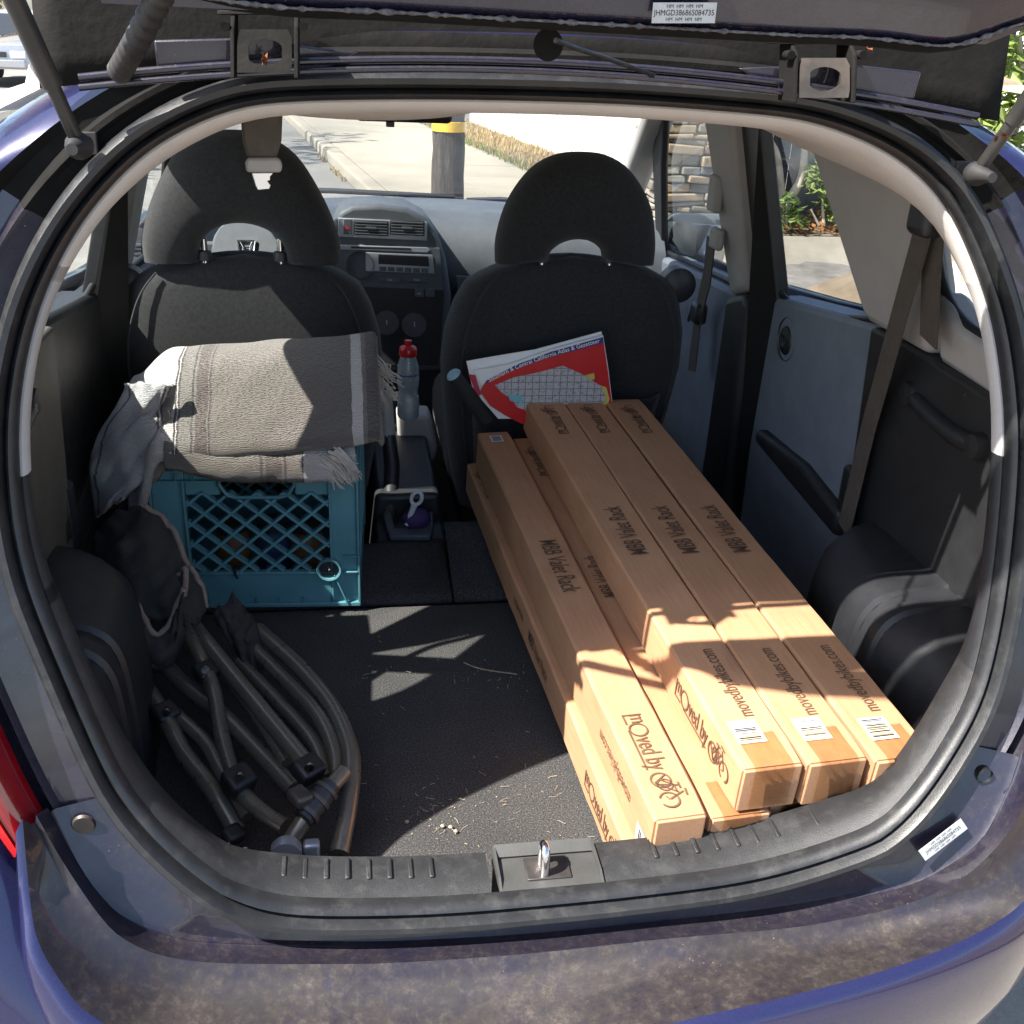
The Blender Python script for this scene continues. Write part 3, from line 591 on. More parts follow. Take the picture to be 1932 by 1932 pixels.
    MB().tube([sp(1.225, .86, -.029, rgt), sp(1.222, .97, -.030, rgt), sp(1.215, 1.09, -.029, rgt)], .0028, 6).build('panel_seam', plastic, car, smooth=60)
    side_piece('cargo_pocket', [(1.20, .84), (1.03, .84), (1.03, 1.02), (1.20, 1.02)], plastic, -.036, -.02, rgt, bevel=.004)
# ------------------------------------------------------------------ roof, windscreen
rows = []
for y, dz in ((1.18, -.012), (1.4, .0), (1.8, .012), (2.2, .006), (2.45, -.012), (2.53, -.03), (2.55, -.05)):
    rows.append([(XC+u*(.62 if y < 2.4 else .60), y, 1.446+dz-.045*abs(u)**3) for u in [k/8-1 for k in range(17)]])
MB().grid(rows).build('headliner', beige, car, smooth=60)
rows = [[(XC+u*.585, y, 1.522-.004*(y-1.8)**2*8-.055*abs(u)**4) for u in [k/8-1 for k in range(17)]] for y in (1.15, 1.5, 1.9, 2.3, 2.55)]
MB().grid(rows).build('roof_panel', paint, car, smooth=60)
ws_ = [[(XC+u*lerp(.66, .58, t), lerp(3.30, 2.53, t)-.10*u*u*(1-t*.6), lerp(1.0, 1.425, t)) for u in [k/8-1 for k in range(17)]] for t in [k/6 for k in range(7)]]
MB().grid(ws_).build('windscreen', glass, car, smooth=60)
MB().box((XC, 2.55, 1.425), (1.16, .06, .03)).build('windscreen_header', beige, car, bevel=.008)
# interior mirror (its lower edge shows under the headliner)
mp_ = onY(762, 205, 2.42)
mi = MB().box(mp_, (.21, .03, .055)).build('interior_mirror', dash_dk, car, bevel=.012, seg=3)
MB().box(mp_+Vector((-.03, -.01, -.031)), (.018, .014, .012)).build('mirror_tab', dash_dk, mi, bevel=.002)
# bonnet in front of the glass, cowl and wipers
MB().grid([[(XC+u*.72, y-.08*u*u, z-.05*u**4) for u in [k/8-1 for k in range(17)]] for y, z in ((3.25, .985), (3.45, .97), (3.8, .93), (4.1, .86), (4.2, .70), (4.22, .3))]).build('bonnet', paint, car, smooth=60)
for (pa, pb) in (((400, 355), (858, 372)), ((880, 378), (1010, 382))):
    a = onY(*pa, 3.28); b = onY(*pb, 3.24); wp = MB().tube([a, a.lerp(b, .5)+Vector((0, .01, .004)), b], .008, 8).build('wiper', seal, car, smooth=60)
# ------------------------------------------------------------------ dashboard
dp = [(3.27, 1.0), (3.18, 1.040), (3.02, 1.052), (2.90, 1.048), (2.84, 1.030), (2.80, .985), (2.785, .92), (2.80, .84), (2.86, .76), (2.90, .68), (2.95, .45)]
rows = []
for k in range(33):
    u = k/32*2-1; x = XC+u*.655
    rows.append([(x, y-.10*u*u*(1 if y > 3.1 else .4), z+.012*math.cos(u*2.2)-.012) for y, z in dp])
dash = MB().grid(rows).build('dashboard', dash_pl, car, smooth=60)
def onD(x, y, Y=2.70): return onY(x, y, Y)
# centre stack: rounded pod standing proud of the dash
cs = [(622, 560), (622, 470), (628, 425), (640, 400), (665, 388), (720, 386), (770, 393), (805, 412), (828, 445), (842, 490), (852, 560), (846, 640), (835, 700), (650, 700), (628, 640)]
cs = [onD(x, y) for x, y in cs]
stack = MB().prism(cs, (0, .16, 0)).build('centre_stack', dash_pl, dash, bevel=.012, seg=3)
def plate(name, pts, mat, par, y=2.697, th=.006, bevel=.0015):
    return MB().prism([onY(x, q, y) for x, q in pts], (0, th, 0)).build(name, mat, par, bevel=bevel)
def rect(x0, y0, x1, y1, sl=.045): return [(x0, y0), (x1, y0+(x1-x0)*sl), (x1, y1+(x1-x0)*sl), (x0, y1)]
plate('stack_face', [(634, 556), (632, 470), (830, 476), (838, 560), (828, 690), (655, 690)], dash_dk, dash, 2.698)
plate('stack_upper_face', [(634, 540), (632, 460), (830, 468), (837, 548)], dash_pl, dash, 2.6965)
plate('vent_surround', rect(638, 411, 806, 447), silver, dash, 2.696)
for x0, x1 in ((668, 733), (736, 801)):
    plate('air_vent', rect(x0, 415, x1, 443), seal, dash, 2.6935)
    for k in range(5): plate('vent_slat', rect(x0+2, 417.5+k*5.4, x1-2, 419.6+k*5.4), silver if k == -1 else dash_pl, dash, 2.689, .004, .0003)
    plate('vent_tab', rect((x0+x1)/2-10, 428, (x0+x1)/2+10, 432), dash_pl, dash, 2.686, .006, .0005)
hz = plate('hazard_switch', rect(648, 413, 663, 442), dash_pl, dash, 2.693)
redm = pm('hazard_red', (.5, .03, .03), .5, .05, 60)
plate('hazard_triangle', [(655, 424), (660, 433), (650, 433)], redm, dash, 2.692, .002, 0)
plate('disc_slot_bar', [(640, 462), (806, 467), (812, 472), (806, 477), (640, 471), (634, 466)], silver, dash, 2.6935)
plate('disc_slot', rect(662, 465, 775, 468.5, .03), seal, dash, 2.692, .003, 0)
rd = plate('radio_face', [(690, 476), (816, 481), (820, 517), (690, 512)], silver, dash, 2.6935)
plate('radio_display', [(714, 480), (808, 484), (810, 503), (714, 498)], blackink, dash, 2.692, .003, .0004)
for k in range(6): plate('radio_button', rect(716+k*15.8, 503+k*.7, 729+k*15.8, 511+k*.7, .04), dash_pl, dash, 2.692, .003, .0004)
dc = onY(680, 500, 2.6935); MB().lathe([(0, -.010), (.011, -.011), (.014, -.008)], dc, 24, 'y').build('volume_knob', silver, dash, smooth=40)
MB().lathe([(.014, -.003), (.026, -.004), (.0285, -.006), (.031, -.004), (.032, .004)], dc, 32, 'y', cap=False).build('volume_ring', dash_pl, dash, smooth=40)
MB().lathe([(.0325, .002), (.034, -.003), (.0355, .002)], dc, 32, 'y', cap=False).build('volume_bezel', silver, dash, smooth=40)
for x0, x1, t_ in ((716, 756, 'SEEK'), (766, 806, 'TUNE')):
    plate('rocker_button', rect(x0, 523, x1, 532, .04), dash_pl, dash, 2.694, .004, .001)
    v, f = text_mesh(t_, .006); c_ = onY((x0+x1)/2, 528.5, 2.6935); MB().add([c_+Vector((a, 0, b-a*.04)) for a, b in v], f).build('button_print', white_p, dash)
for x0, t_ in ((783, 'A/C'), (803, None)):
    plate('climate_button', rect(x0, 545, x0+17, 560, .03), dash_pl, dash, 2.694, .004, .001)
    if t_: v, f = text_mesh(t_, .006); c_ = onY(x0+8, 554, 2.6935); MB().add([c_+Vector((a, 0, b)) for a, b in v], f).build('button_print', white_p, dash)
for x, y in ((781, 612), (729, 608)):
    c_ = onY(x, y, 2.692); MB().lathe([(.0, -.022), (.016, -.022), (.0185, -.015), (.019, -.002), (.030, .0), (.032, .006)], c_, 28, 'y').build('climate_knob', dash_pl, dash, smooth=35)
    m = MB()
    for k in range(8): a = R(k*33-115); m.box(c_+Vector((math.sin(a)*.0265, -.0015, math.cos(a)*.0265)), (.0028, .001, .0028))
    stuff(m.build('dial_marks', white_p, dash)); MB().box(c_+Vector((0, -.0225, .006)), (.002, .001, .012)).build('knob_pointer', white_p, dash)
# driver's end vent and passenger-side lid seam
plate('side_vent', rect(215, 455, 268, 512, 0), seal, dash, 2.62)
for k in range(6): plate('side_vent_slat', rect(217, 460+k*8.5, 266, 464+k*8.5, 0), dash_pl, dash, 2.612, .006, .0005)
plate('glovebox_lid', [(860, 520), (985, 528), (985, 640), (870, 630)], dash_pl, dash, 2.765, .01, .004)
# steering wheel: rim, hub pad and the square emblem with its H
swc = onY(468, 476, 2.42); tilt = Matrix.Rotation(R(-25), 3, 'X')
rim = MB().tube([swc+tilt @ Vector((math.cos(R(k*10))*.185, 0, math.sin(R(k*10))*.185)) for k in range(36)], .016, 10, closed=True).build('steering_wheel', dash_dk, car, smooth=60)
MB().lathe([(0, -.030), (.045, -.028), (.070, -.015), (.078, .01), (.07, .03)], (0, 0, 0), 28, 'y').build('hub', dash_pl, rim, smooth=50).data.transform(Matrix.Translation(swc) @ tilt.to_4x4())
for a in (0, 180, 270):
    e = Vector((math.cos(R(a))*.18, 0, math.sin(R(a))*.18)); MB().bar(swc+tilt @ (e*.3), swc+tilt @ e, .045, .018, (0, 1, 0)).build('spoke', dash_pl, rim, bevel=.006)
em = [(-.019, .017), (.019, .017), (.014, -.017), (-.014, -.017)]
g = MB()
def q_(a, b, d=-.034): return swc+tilt @ Vector((a, d, b))
g.tube([q_(*e) for e in em], .0028, 8, closed=True)
for s_ in (-1, 1): g.tube([q_(s_*.0125, .014), q_(s_*.0065, .002), q_(s_*.0095, -.014)], [.0022, .0018, .0024], 8)
g.tube([q_(-.0065, .002), q_(.0065, .002)], .0018, 8)
g.build('emblem', chrome, rim, smooth=50)
MB().tube([swc+Vector((-.05, .05, .05)), swc+Vector((-.16, .06, .08))], .006, 8).build('indicator_stalk', dash_dk, rim, smooth=50)
MB().tube([swc+Vector((0, .03, -.02)), swc+Vector((0, .36, -.16))], .04, 14).build('steering_column', dash_dk, rim, smooth=50)
# ------------------------------------------------------------------ front seats
def sel(c, e): return math.copysign(abs(c)**e, c)
def seat(label, cx, cy, topz, rec, hpts, hole):
    prof = [(.50, .205, .055), (.58, .225, .07), (.66, .238, .082), (.76, .250, .088), (.86, .258, .088), (.94, .252, .080), (1.00, .235, .070), (1.04, .215, .062), (1.07, .190, .054), (1.088, .155, .044), (1.098, .10, .03), (1.10, .03, .012)]
    rows = []
    for z, w_, d_ in prof:
        zz = z+(topz-1.10)*((z-.5)/.6); yc = cy - rec*(zz-.55)
        rows.append([(cx+w_*sel(math.cos(2*math.pi*k/40), .62), yc+d_*sel(math.sin(2*math.pi*k/40), .75)*(1+.18*abs(math.cos(2*math.pi*k/40))), zz-.012*abs(math.cos(2*math.pi*k/40))*(w_ < .2)) for k in range(40)])
    s_ = MB().grid(rows, cu=True, cap=True).build('front_seat', seatf, car, smooth=70)
    s_['label'] = label
    # piping seam set in from the edge
    pts = []
    for sg in (-1, 1):
        L_ = []
        for z, w_, d_ in prof[:9]:
            zz = z+(topz-1.10)*((z-.5)/.6); L_.append(Vector((cx+sg*(w_-.035), cy-rec*(zz-.55)-d_*1.02-.001, zz)))
        MB().tube(spline(L_, 4), .0022, 6).build('seam_piping', seatf, s_, smooth=60)
    # cushion and rails
    MB().box((cx, cy+.25, .60), (.46, .50, .16)).build('seat_cushion', seatf, s_, bevel=.05, seg=4)
    MB().box((cx, cy+.25, .47), (.40, .44, .10)).build('seat_rail', seal, s_, bevel=.01)
    # arched head restraint
    yh = cy-rec*(topz+.1-.55)
    out_ = spline([Vector((cx+a, 0, topz+b)) for a, b in hpts], 8); inn = spline([Vector((cx+a, 0, topz+b)) for a, b in hole], 8)
    out_ = resample(out_, 41, False); inn = resample(inn, 41, False); rows = []
    for k, (o_, i_) in enumerate(zip(out_, inn)):
        m_ = (o_+i_)/2; h_ = (o_-i_)/2; t_ = .058*(1-.35*abs(k/20-1)**3)
        rows.append([m_+h_*sel(math.cos(a), .7)+Vector((0, yh-.05*(m_.z-topz)+t_*sel(math.sin(a), .8), 0)) for a in [2*math.pi*j/20 for j in range(20)]])
    MB().grid(rows, cu=True, cap=True).build('head_restraint', seatf, s_, smooth=70)
    for sg in (-1, 1):
        p = Vector((cx+sg*.068, yh-.012, topz-.03)); MB().tube([p, p+Vector((0, 0, .06))], .006, 8).build('restraint_post', chrome, s_, smooth=60)
        MB().lathe([(.006, .012), (.012, .010), (.014, .0), (.014, -.006)], p+Vector((0, 0, .028)), 14).build('post_collar', dash_dk, s_, smooth=50)
    return s_
hp_ = [(-.178, -.012), (-.176, .035), (-.150, .105), (-.105, .178), (-.05, .212), (0, .219), (.05, .212), (.105, .178), (.150, .105), (.176, .035), (.178, -.012)]
ho_ = [(-.078, -.012), (-.076, .012), (-.068, .030), (-.05, .046), (-.025, .056), (0, .059), (.025, .056), (.05, .046), (.068, .030), (.076, .012), (.078, -.012)]
hp2 = [(-.160, -.012), (-.160, .035), (-.140, .105), (-.098, .165), (-.05, .193), (0, .199), (.05, .193), (.098, .165), (.140, .105), (.158, .035), (.160, -.012)]
ho2 = [(-.056, -.002), (-.052, .012), (-.045, .020), (-.034, .028), (-.018, .034), (0, .036), (.018, .034), (.034, .028), (.045, .020), (.052, .012), (.056, -.002)]
seatL = seat('driver seat behind the crate and the folded blanket', -.182, 2.16, 1.10, .22, hp_, ho_)
seatR = seat('passenger seat with the road atlas in its rear pocket', .455, 2.20, 1.095, .22, hp2, ho2)
# seat-back pocket on the passenger seat and recline knobs
pk = MB(); rows = []
for t in [k/8 for k in range(9)]:
    z = lerp(.815, .56, t); rows.append([(.455+u*(.20-.02*t), 2.20-.22*(z-.55)-.098-.012*(1-u*u)-(.016*(1-t) if abs(u) < .95 else 0), z-.02*(1-u*u)*(1-t)) for u in [j/10-1 for j in range(21)]])
pk.grid(rows).build('seat_pocket', seatf, seatR, smooth=70, solid=.003)
for (s_, px, py, Y) in ((seatL, 240, 535, 2.06), (seatR, 1276, 535, 2.10)):
    c = onY(px, py, Y); MB().lathe([(0, -.035), (.022, -.033), (.034, -.02), (.036, .02), (.02, .03)], c, 20, 'y').build('shoulder_knob', dash_dk, s_, smooth=50)
    MB().lathe([(0, -.02), (.010, -.018), (.013, .0), (.012, .012)], c+Vector((-.022, -.012, -.022)), 14, 'y').build('knob_button', plastic, s_, smooth=50)
# ------------------------------------------------------------------ belts
def strap(name, pts, width, parent, mat=strapm, wv=(0, 1, 0), th=.0016):
    P = [Vector(p) for p in pts]; rows = []
    for i, p in enumerate(P):
        d = (P[min(i+1, len(P)-1)]-P[max(i-1, 0)]).normalized(); w_ = Vector(wv); w_ = (w_-d*w_.dot(d)).normalized()*width/2
        n_ = d.cross(w_).normalized()*th
        rows.append([p-w_-n_, p+w_-n_, p+w_+n_, p-w_+n_])
    return MB().grid(rows, cu=True, cap=True).build(name, mat, parent, smooth=30)
dr = onS(1752, 400, -.05)
rb = MB().box(dr, (.035, .05, .06)).build('rear_seat_belt', dash_dk, car, bevel=.012, seg=3)
MB().box(dr+Vector((.0, .012, .045)), (.02, .035, .06)).build('belt_guide_cap', dash_dk, rb, bevel=.008)
e = onX(1592, 1000, .80); strap('belt_webbing', [onS(1746, 420, -.055), onS(1690, 620, -.06), onX(1640, 800, .795), e], .047, rb, wv=(.1, 1, .25))
strap('belt_return', [onS(1764, 415, -.045), onS(1757, 520, -.047), onS(1752, 645, -.045)], .045, rb, wv=(0, 1, .1))
dl = mir(dr); rb = MB().box(dl, (.035, .05, .06)).build('rear_seat_belt', dash_dk, car, bevel=.012, seg=3)
strap('belt_webbing', [dl+Vector((-.01, -.0, -.02)), Vector((-.437, 1.40, .95)), Vector((-.415, 1.47, .6))], .047, rb)
# front belts on the centre pillars
a = onS(1350, 365, -.028); fb = MB().box(a, (.02, .05, .075)).build('front_seat_belt', beige2, car, bevel=.006)
b = onS(1352, 450, -.04); MB().box(b, (.02, .055, .045)).build('belt_anchor', beige2, fb, bevel=.008)
c = onS(1318, 590, -.05)
strap('belt_webbing', [b+Vector((-.008, .01, -.01)), b.lerp(c, .5), c, onS(1305, 700, -.06)], .046, fb)
MB().box(c, (.03, .05, .05)).build('belt_slider', dash_dk, fb, bevel=.01)
MB().box(onS(1303, 592, -.05), (.004, .012, .045), Matrix.Rotation(R(30), 3, 'X')).build('belt_tongue', chrome, fb, bevel=.001)
# third belt hanging from the headliner
t0 = onY(492, 225, 1.30); t1 = onY(494, 300, 1.30)
tb = MB().prism([onY(x, y, 1.295) for x, y in ((453, 215), (532, 215), (530, 268), (521, 300), (467, 300), (457, 268))], (0, .02, 0)).build('ceiling_seat_belt', strapm, car, bevel=.004)
MB().prism([onY(x, y, 1.29) for x, y in ((466, 298), (524, 298), (532, 308), (531, 326), (464, 326), (462, 308))], (0, .014, 0)).build('belt_stop', beige2, tb, bevel=.004)
MB().prism([onY(x, y, 1.296) for x, y in ((475, 326), (516, 326), (510, 333), (510, 340), (504, 342), (511, 350), (508, 357), (486, 359), (482, 350))], (0, .003, 0)).build('belt_tongue', chrome, tb, bevel=.0008)
# ------------------------------------------------------------------ floor, console
MB().box((XC, 1.28, .535), (1.15, .74, .03)).build('cargo_floor', carpet, car, bevel=.006)
for (x0, x1, zr) in ((-.365, .181, .012), (.185, .775, .060)):
    rows = []
    for k in range(9):
        t = k/8; rows.append([(lerp(x0, x1, j/6), lerp(1.662, 1.90, t), .548+.002*sst(0, .15, t)+zr*t-.03*(t > .99)) for j in range(7)])
    MB().grid(rows).build('folded_rear_seat', carpet, car, smooth=60, solid=.012)
MB().box((XC, 2.2, .40), (1.30, 2.2, .03)).build('cabin_floor', carpet, car)
cons = [(.055, .60), (.19, .60), (.205, .44), (.04, .44)]
cn = MB().prism([(x, 2.03, z) for x, z in cons], (0, .75, 0)).build('centre_console', dash_dk, car, bevel=.012, seg=3)
cbn = MB().prism([(x, 1.905, z) for x, z in ((.050, .552), (.195, .552), (.205, .44), (.04, .44))], (0, .125, 0)).build('console_bin', dash_dk, cn, bevel=.008, seg=3)
cup = onZ(775, 945, .560); MB().lathe([(.0, -.004), (.033, -.004), (.036, .010), (.040, .016), (.043, .013), (.044, .0)], cup, 28, cap=False).build('cup_holder', dash_pl, cn, smooth=40)
for q in ([(722, 962), (738, 966), (746, 1000), (730, 1000)], [(806, 966), (818, 962), (816, 1000), (802, 1000)], [(730, 996), (816, 996), (812, 1010), (735, 1010)]):
    MB().prism([onZ(x, y, .566) for x, y in q], (0, 0, -.014)).build('tray_edge', dash_pl, cn, bevel=.003)
MB().prism([onY(x, y, 2.38) for x, y in ((748, 785), (810, 788), (826, 845), (820, 872), (775, 880), (752, 850))], (0, .04, .02)).build('shift_surround', beige2, cn, bevel=.008)
hb = MB().tube([onY(735, 985, 2.02), onY(740, 880, 2.10), onY(733, 820, 2.12)], [.016, .017, .015], 12).build('handbrake', dash_dk, cn, smooth=60)
MB().tube([onY(733, 822, 2.12), onY(726, 745, 2.14), onY(726, 738, 2.14)], [.0155, .0155, .008], 12).build('handbrake_grip', beige2, cn, smooth=60)

# padded bulge of the headliner above the tailgate, exterior mirror on the right door
rows = []
for i in range(17):
    u = i/8-1; rows.append([(lerp(-.135, .175, (u+1)/2), y, 1.428-d*max(0, 1-u*u)**.5) for y, d in ((1.16, 0), (1.19, .016), (1.24, .026), (1.31, .022), (1.38, 0))])
MB().grid(rows).build('headliner_pad', beige, car, smooth=70)
mc = onY(1312, 452, 2.86); gm_ = pm('mirror_shell', (.05, .065, .065), .35, .1, 30, coat=.4)
dm_ = MB().box(mc, (.17, .09, .14)).build('door_mirror', gm_, car, bevel=.035, seg=4)
mg = pm('mirror_glass', (.55, .57, .57), .04, .02, 30, metal=1); MB().box(mc+Vector((.0, -.046, .0)), (.135, .003, .10), Matrix.Rotation(R(-12), 3, 'Z')).build('mirror_glass', mg, dm_, bevel=.001)
MB().bar(mc+Vector((-.07, .0, -.05)), Vector((.90, 2.84, .985)), .03, .05).build('mirror_stalk', gm_, dm_, bevel=.008)
# ================================================================== THE LOAD
# ------------------------------------------------------------------ long cardboard cartons
BE = Vector((-.074, .994, .072)).normalized(); BRt = BE.cross(Vector((0, 0, 1))).normalized(); BU = BRt.cross(BE)
BROT = Matrix((BRt, BE, BU)).transposed()
BH, BW, BL = .066, .0785, 1.075
U1TL = onZ(1399, 1449, .55+3*BH+.002)
O0 = U1TL - BU*(3*BH+.002)                                  # below the near top-left corner of the first top carton
tape_m = glass_mat('clear_tape', (.86, .80, .70), 2.2)
def logo():
    """'moved by' lettering with its ring O, underline and bicycle: 2D outlines, 1 unit tall letters, reading along +x"""
    V, Fc = [], []
    def add(v, f): o = len(V); V.extend(v); Fc.extend(tuple(i+o for i in q) for q in f)
    def stroke(a, b, w_): 
        a = Vector(a); b = Vector(b); d = (b-a).normalized(); n = Vector((-d.y, d.x))*w_/2
        add([tuple(a-n), tuple(b-n), tuple(b+n), tuple(a+n)], [(0, 1, 2, 3)])
    def ring(c, r_, w_, a0=0, a1=360, n=32):
        v = []; f = []
        for k in range(n+1):
            a = R(a0+(a1-a0)*k/n)
            for q in (r_-w_/2, r_+w_/2): v.append((c[0]+q*math.cos(a), c[1]+q*math.sin(a)))
        for k in range(n): f.append((2*k, 2*k+2, 2*k+3, 2*k+1))
        add(v, f)
    def word(t, x, y, s_, sx):
        v, f = text_mesh(t, s_, .012, sx); x0 = min(p[0] for p in v); add([(p[0]-x0+x, p[1]+y) for p in v], f); return max(p[0] for p in v)-x0+x
    xe = word('m', 0, .30, 1.15, .72); stroke((-.02, -.32), (xe+.06, -.32), .09); stroke((.02, -.36), (.02, .55), .08)
    ring((xe+.46, .10), .40, .09); x2 = word('ved by', xe+.95, .14, 1.25, .62); stroke((xe+.46, -.36), (x2-.05, -.36), .09)
    bx = x2+.20; w1 = (bx+.42, .0); w2 = (bx+1.55, -.02)
    ring(w1, .42, .085); ring(w2, .40, .085, -60, 250); ring((w1[0]+.28, .08), .32, .07)
    stroke(w1, (bx+.78, .48), .07); stroke((bx+.15, .62), (w1[0]+.30, .62), .07) if 0 else None
    stroke((bx+.10, .30), (bx+.55, -.30), .07); stroke((bx+.55, -.30), (bx+1.20, .52), .07); stroke((bx+.72, .44), (bx+1.18, .46), .07); stroke((bx+.80, .58), (bx+.62, -.28), .07)
    stroke((bx+.62, .66), (bx+.98, .66), .10); stroke((bx+.80, .66), (bx+.78, .5), .07); stroke((bx+1.16, .72), (bx+1.52, .02), .08); stroke((bx+1.02, .84), (bx+1.40, .80), .09); stroke((bx+1.52, -.02), (bx+1.32, -.10), .06)
    cx = (bx+1.95)/2
    return [(x-cx, y) for x, y in V], Fc
LOGO = logo()
T_NAME = text_mesh('MBB Valet Rack', 1.0, .004, .56); T_WEB = text_mesh('movedbybikes.com', 1.0, .0, .62)
def carton(name_label, a, l, hgt, w_, h_, L_=BL, marks=()):
    """a: offset to the right, l: near-end offset, hgt: height of its underside above the floor line"""
    o = O0 + BRt*(a+w_/2) + BE*l + BU*hgt
    t = thing('shipping_carton', name_label, 'cardboard box', o, BROT, 'long printed cardboard cartons stacked in the car')
    random.seed(int(a*1e4)+int(hgt*1e4)+5); rows = []; ph = random.uniform(0, 9); rr_ = .0035
    for k in range(31):
        y = .002+(L_-.004)*k/30; s_ = math.sin(math.pi*k/30); row = []
        dx = .0010*math.sin(ph+k*.31)*s_; bz = -.0014*s_*(.6+.4*math.sin(ph*2+k*.5)); e_ = .0012 if k in (0, 30) else 0
        for sx, sz, fx_, fz_ in ((-1, -1, 0, 1), (-1, -1, 1, 0), (1, -1, 1, 0), (1, -1, 0, 1), (1, 0, 0, 0), (1, 1, 0, 1), (1, 1, 1, 0), (0, 1, 0, 0), (-1, 1, 1, 0), (-1, 1, 0, 1), (-1, 0, 0, 0)):
            row.append((sx*(w_/2-e_)-sx*fx_*rr_+dx+(random.uniform(-.0005, .0005)), y, h_/2+sz*(h_/2-e_)-sz*fz_*rr_+(bz if (sx == 0) else 0)+random.uniform(-.0003, .0003)))
        rows.append(row)
    MB().grid(rows, cu=True, cap=True).build('carton_body', card, t, smooth=38, local=True)
    for y in (.0005, L_-.0005): MB().box((0, y, h_/2), (w_-.007, .0042, h_-.006)).build('end_flap', card, t, bevel=.0012, local=True)
    e = .0010
    def face(side, u, y, v):
        """u runs along the carton, v across the face"""
        return Vector((v, y+u, h_+e)) if side == 'top' else Vector((-w_/2-e, y+u, h_/2+v))
    for k in marks:
        kind, side, y, size = k[0], k[1], k[2], k[3]; flip = k[4] if len(k) > 4 else 1; off = k[5] if len(k) > 5 else 0
        if kind in ('name', 'web', 'logo'):
            v, f = {'name': T_NAME, 'web': T_WEB, 'logo': LOGO}[kind]
            # flip 1: reads away from the viewer with letter tops to the left; -1: reads towards the viewer
            if side == 'top': vs = [face('top', p*size*flip, y, -q*size*flip+off) for p, q in v]
            else: vs = [face('left', -p*size*flip, y, q*size*flip+off) for p, q in v]
            MB().add(vs, f).build({'name': 'printed_name', 'web': 'printed_web_address', 'logo': 'printed_logo'}[kind], ink, t, local=True)
        if kind == 'label':
            hw_, hl = size
            lb = MB().add([face(side, u, y, v+off) for u, v in ((-hl, -hw_), (hl, -hw_), (hl, hw_), (-hl, hw_))], [(0, 1, 2, 3)]).build('address_label', whitepaper, t, local=True)
            m = MB(); random.seed(int(y*1e4)+int(a*1e3)); u = -hl*.75; e2 = .0004
            while u < hl*.75:
                d = random.choice((.0006, .0012, .002)); 
                q = [face(side, uu, y, vv+off) for uu, vv in ((u, -hw_*.8), (u+d, -hw_*.8), (u+d, hw_*.75), (u, hw_*.75))]
                q = [p+(Vector((0, 0, e2)) if side == 'top' else Vector((-e2, 0, 0))) for p in q]
                m.add(q, [(0, 1, 2, 3)]); u += d+random.choice((.0008, .0015, .0025))
            MB_ = m.build('barcode', blackink, lb, local=True); stuff(MB_)
        if kind == 'tape':
            wt = w_*size; z0 = h_*.12; e3 = .0014; random.seed(int(a*997)); rows = []
            prof = [(.055, h_+e3), (.03, h_+e3), (.004, h_+e3+.0004), (-.0036, h_-.002), (-.0040, h_*.6), (-.0040, z0)]
            for j in range(13):
                u = j/12-.5; rows.append([(u*wt, yy+(.0016*random.random() if i_ == 0 else 0), zz+.0006*random.random()) if i_ < 3 else (u*wt, yy-.0012*random.random(), zz) for i_, (yy, zz) in enumerate(prof)])
            MB().grid(rows).build('packing_tape', tape_m, t, local=True, smooth=30)
    return t
def along(px, py, a, l, hgt):                               # distance along a carton of a point sighted on its top
    o = O0+BRt*a+BE*l+BU*hgt; d = ray(px, py); s_ = (o-CAM).dot(BU)/d.dot(BU); return (CAM+d*s_-o).dot(BE)
H1, H2, H3 = BH, 2*BH+.001, 3*BH+.002
tops = []
for i, (a, l, wh_) in enumerate(((0, -.002, 'cardboard carton at the left end of the top row of three, logo on its side'), (.0805, -.005, 'middle cardboard carton of the three in the top row'), (.1625, -.013, 'cardboard carton at the right end of the top row, beside the wheel housing'))):
    yn = along(1165+i*82, 1000-i*1, a, l, H3); yw = along((1365, 1470, 1580)[i], (1312, 1300, 1292)[i], a, l, H3)
    tops.append(carton(wh_, a, l, H2, BW, BH, BL, [('name', 'top', yn, .042), ('web', 'top', yw+(.027, .016, .014)[i], .029, 1, .006), ('logo', 'top', BL-.10, .023), ('logo', 'left', .112, .030, 1, -.004), ('label', 'top', (.060, .056, .052)[i], (.018, .020), 1, -.007), ('tape', 'top', 0, .62)]))
# second layer: a carton turned on edge, then three flat ones under the top row
yn = along(1035, 1070, -.098, -.012, H1+BW); yl = along(1222, 1440, -.098, -.012, H1+BW)
carton('cardboard carton left of the top row, with the bicycle logo on its sunlit upper face', -.101, -.010, H1+.001, BH, BW, BL-.02, [('name', 'top', yn, .043, -1), ('logo', 'top', yl+.004, .0285, -1, -.004), ('web', 'left', .135, .026, -1, .0), ('label', 'left', .026, (.013, .016), 1, -.016), ('label', 'top', BL-.055, (.012, .014), 1, .0)])
yn = along(1135, 1085, -.028, -.004, H2)
carton('cardboard carton in the second layer, half covered by the left top carton', -.030, -.006, H1+.0005, BW, BH, BL-.03, [('name', 'top', yn, .034, 1, -.012), ('logo', 'top', BL-.14, .021, 1, -.012), ('tape', 'top', 0, .6)])
carton('cardboard carton in the second layer, its end showing under the middle top carton', .0500, .008, H1+.0005, BW, BH, BL-.03, [('tape', 'top', 0, .6)])
carton('cardboard carton in the second layer, its end showing under the right top carton', .130, .000, H1+.0005, BW, BH, BL-.03, [('tape', 'top', 0, .6)])
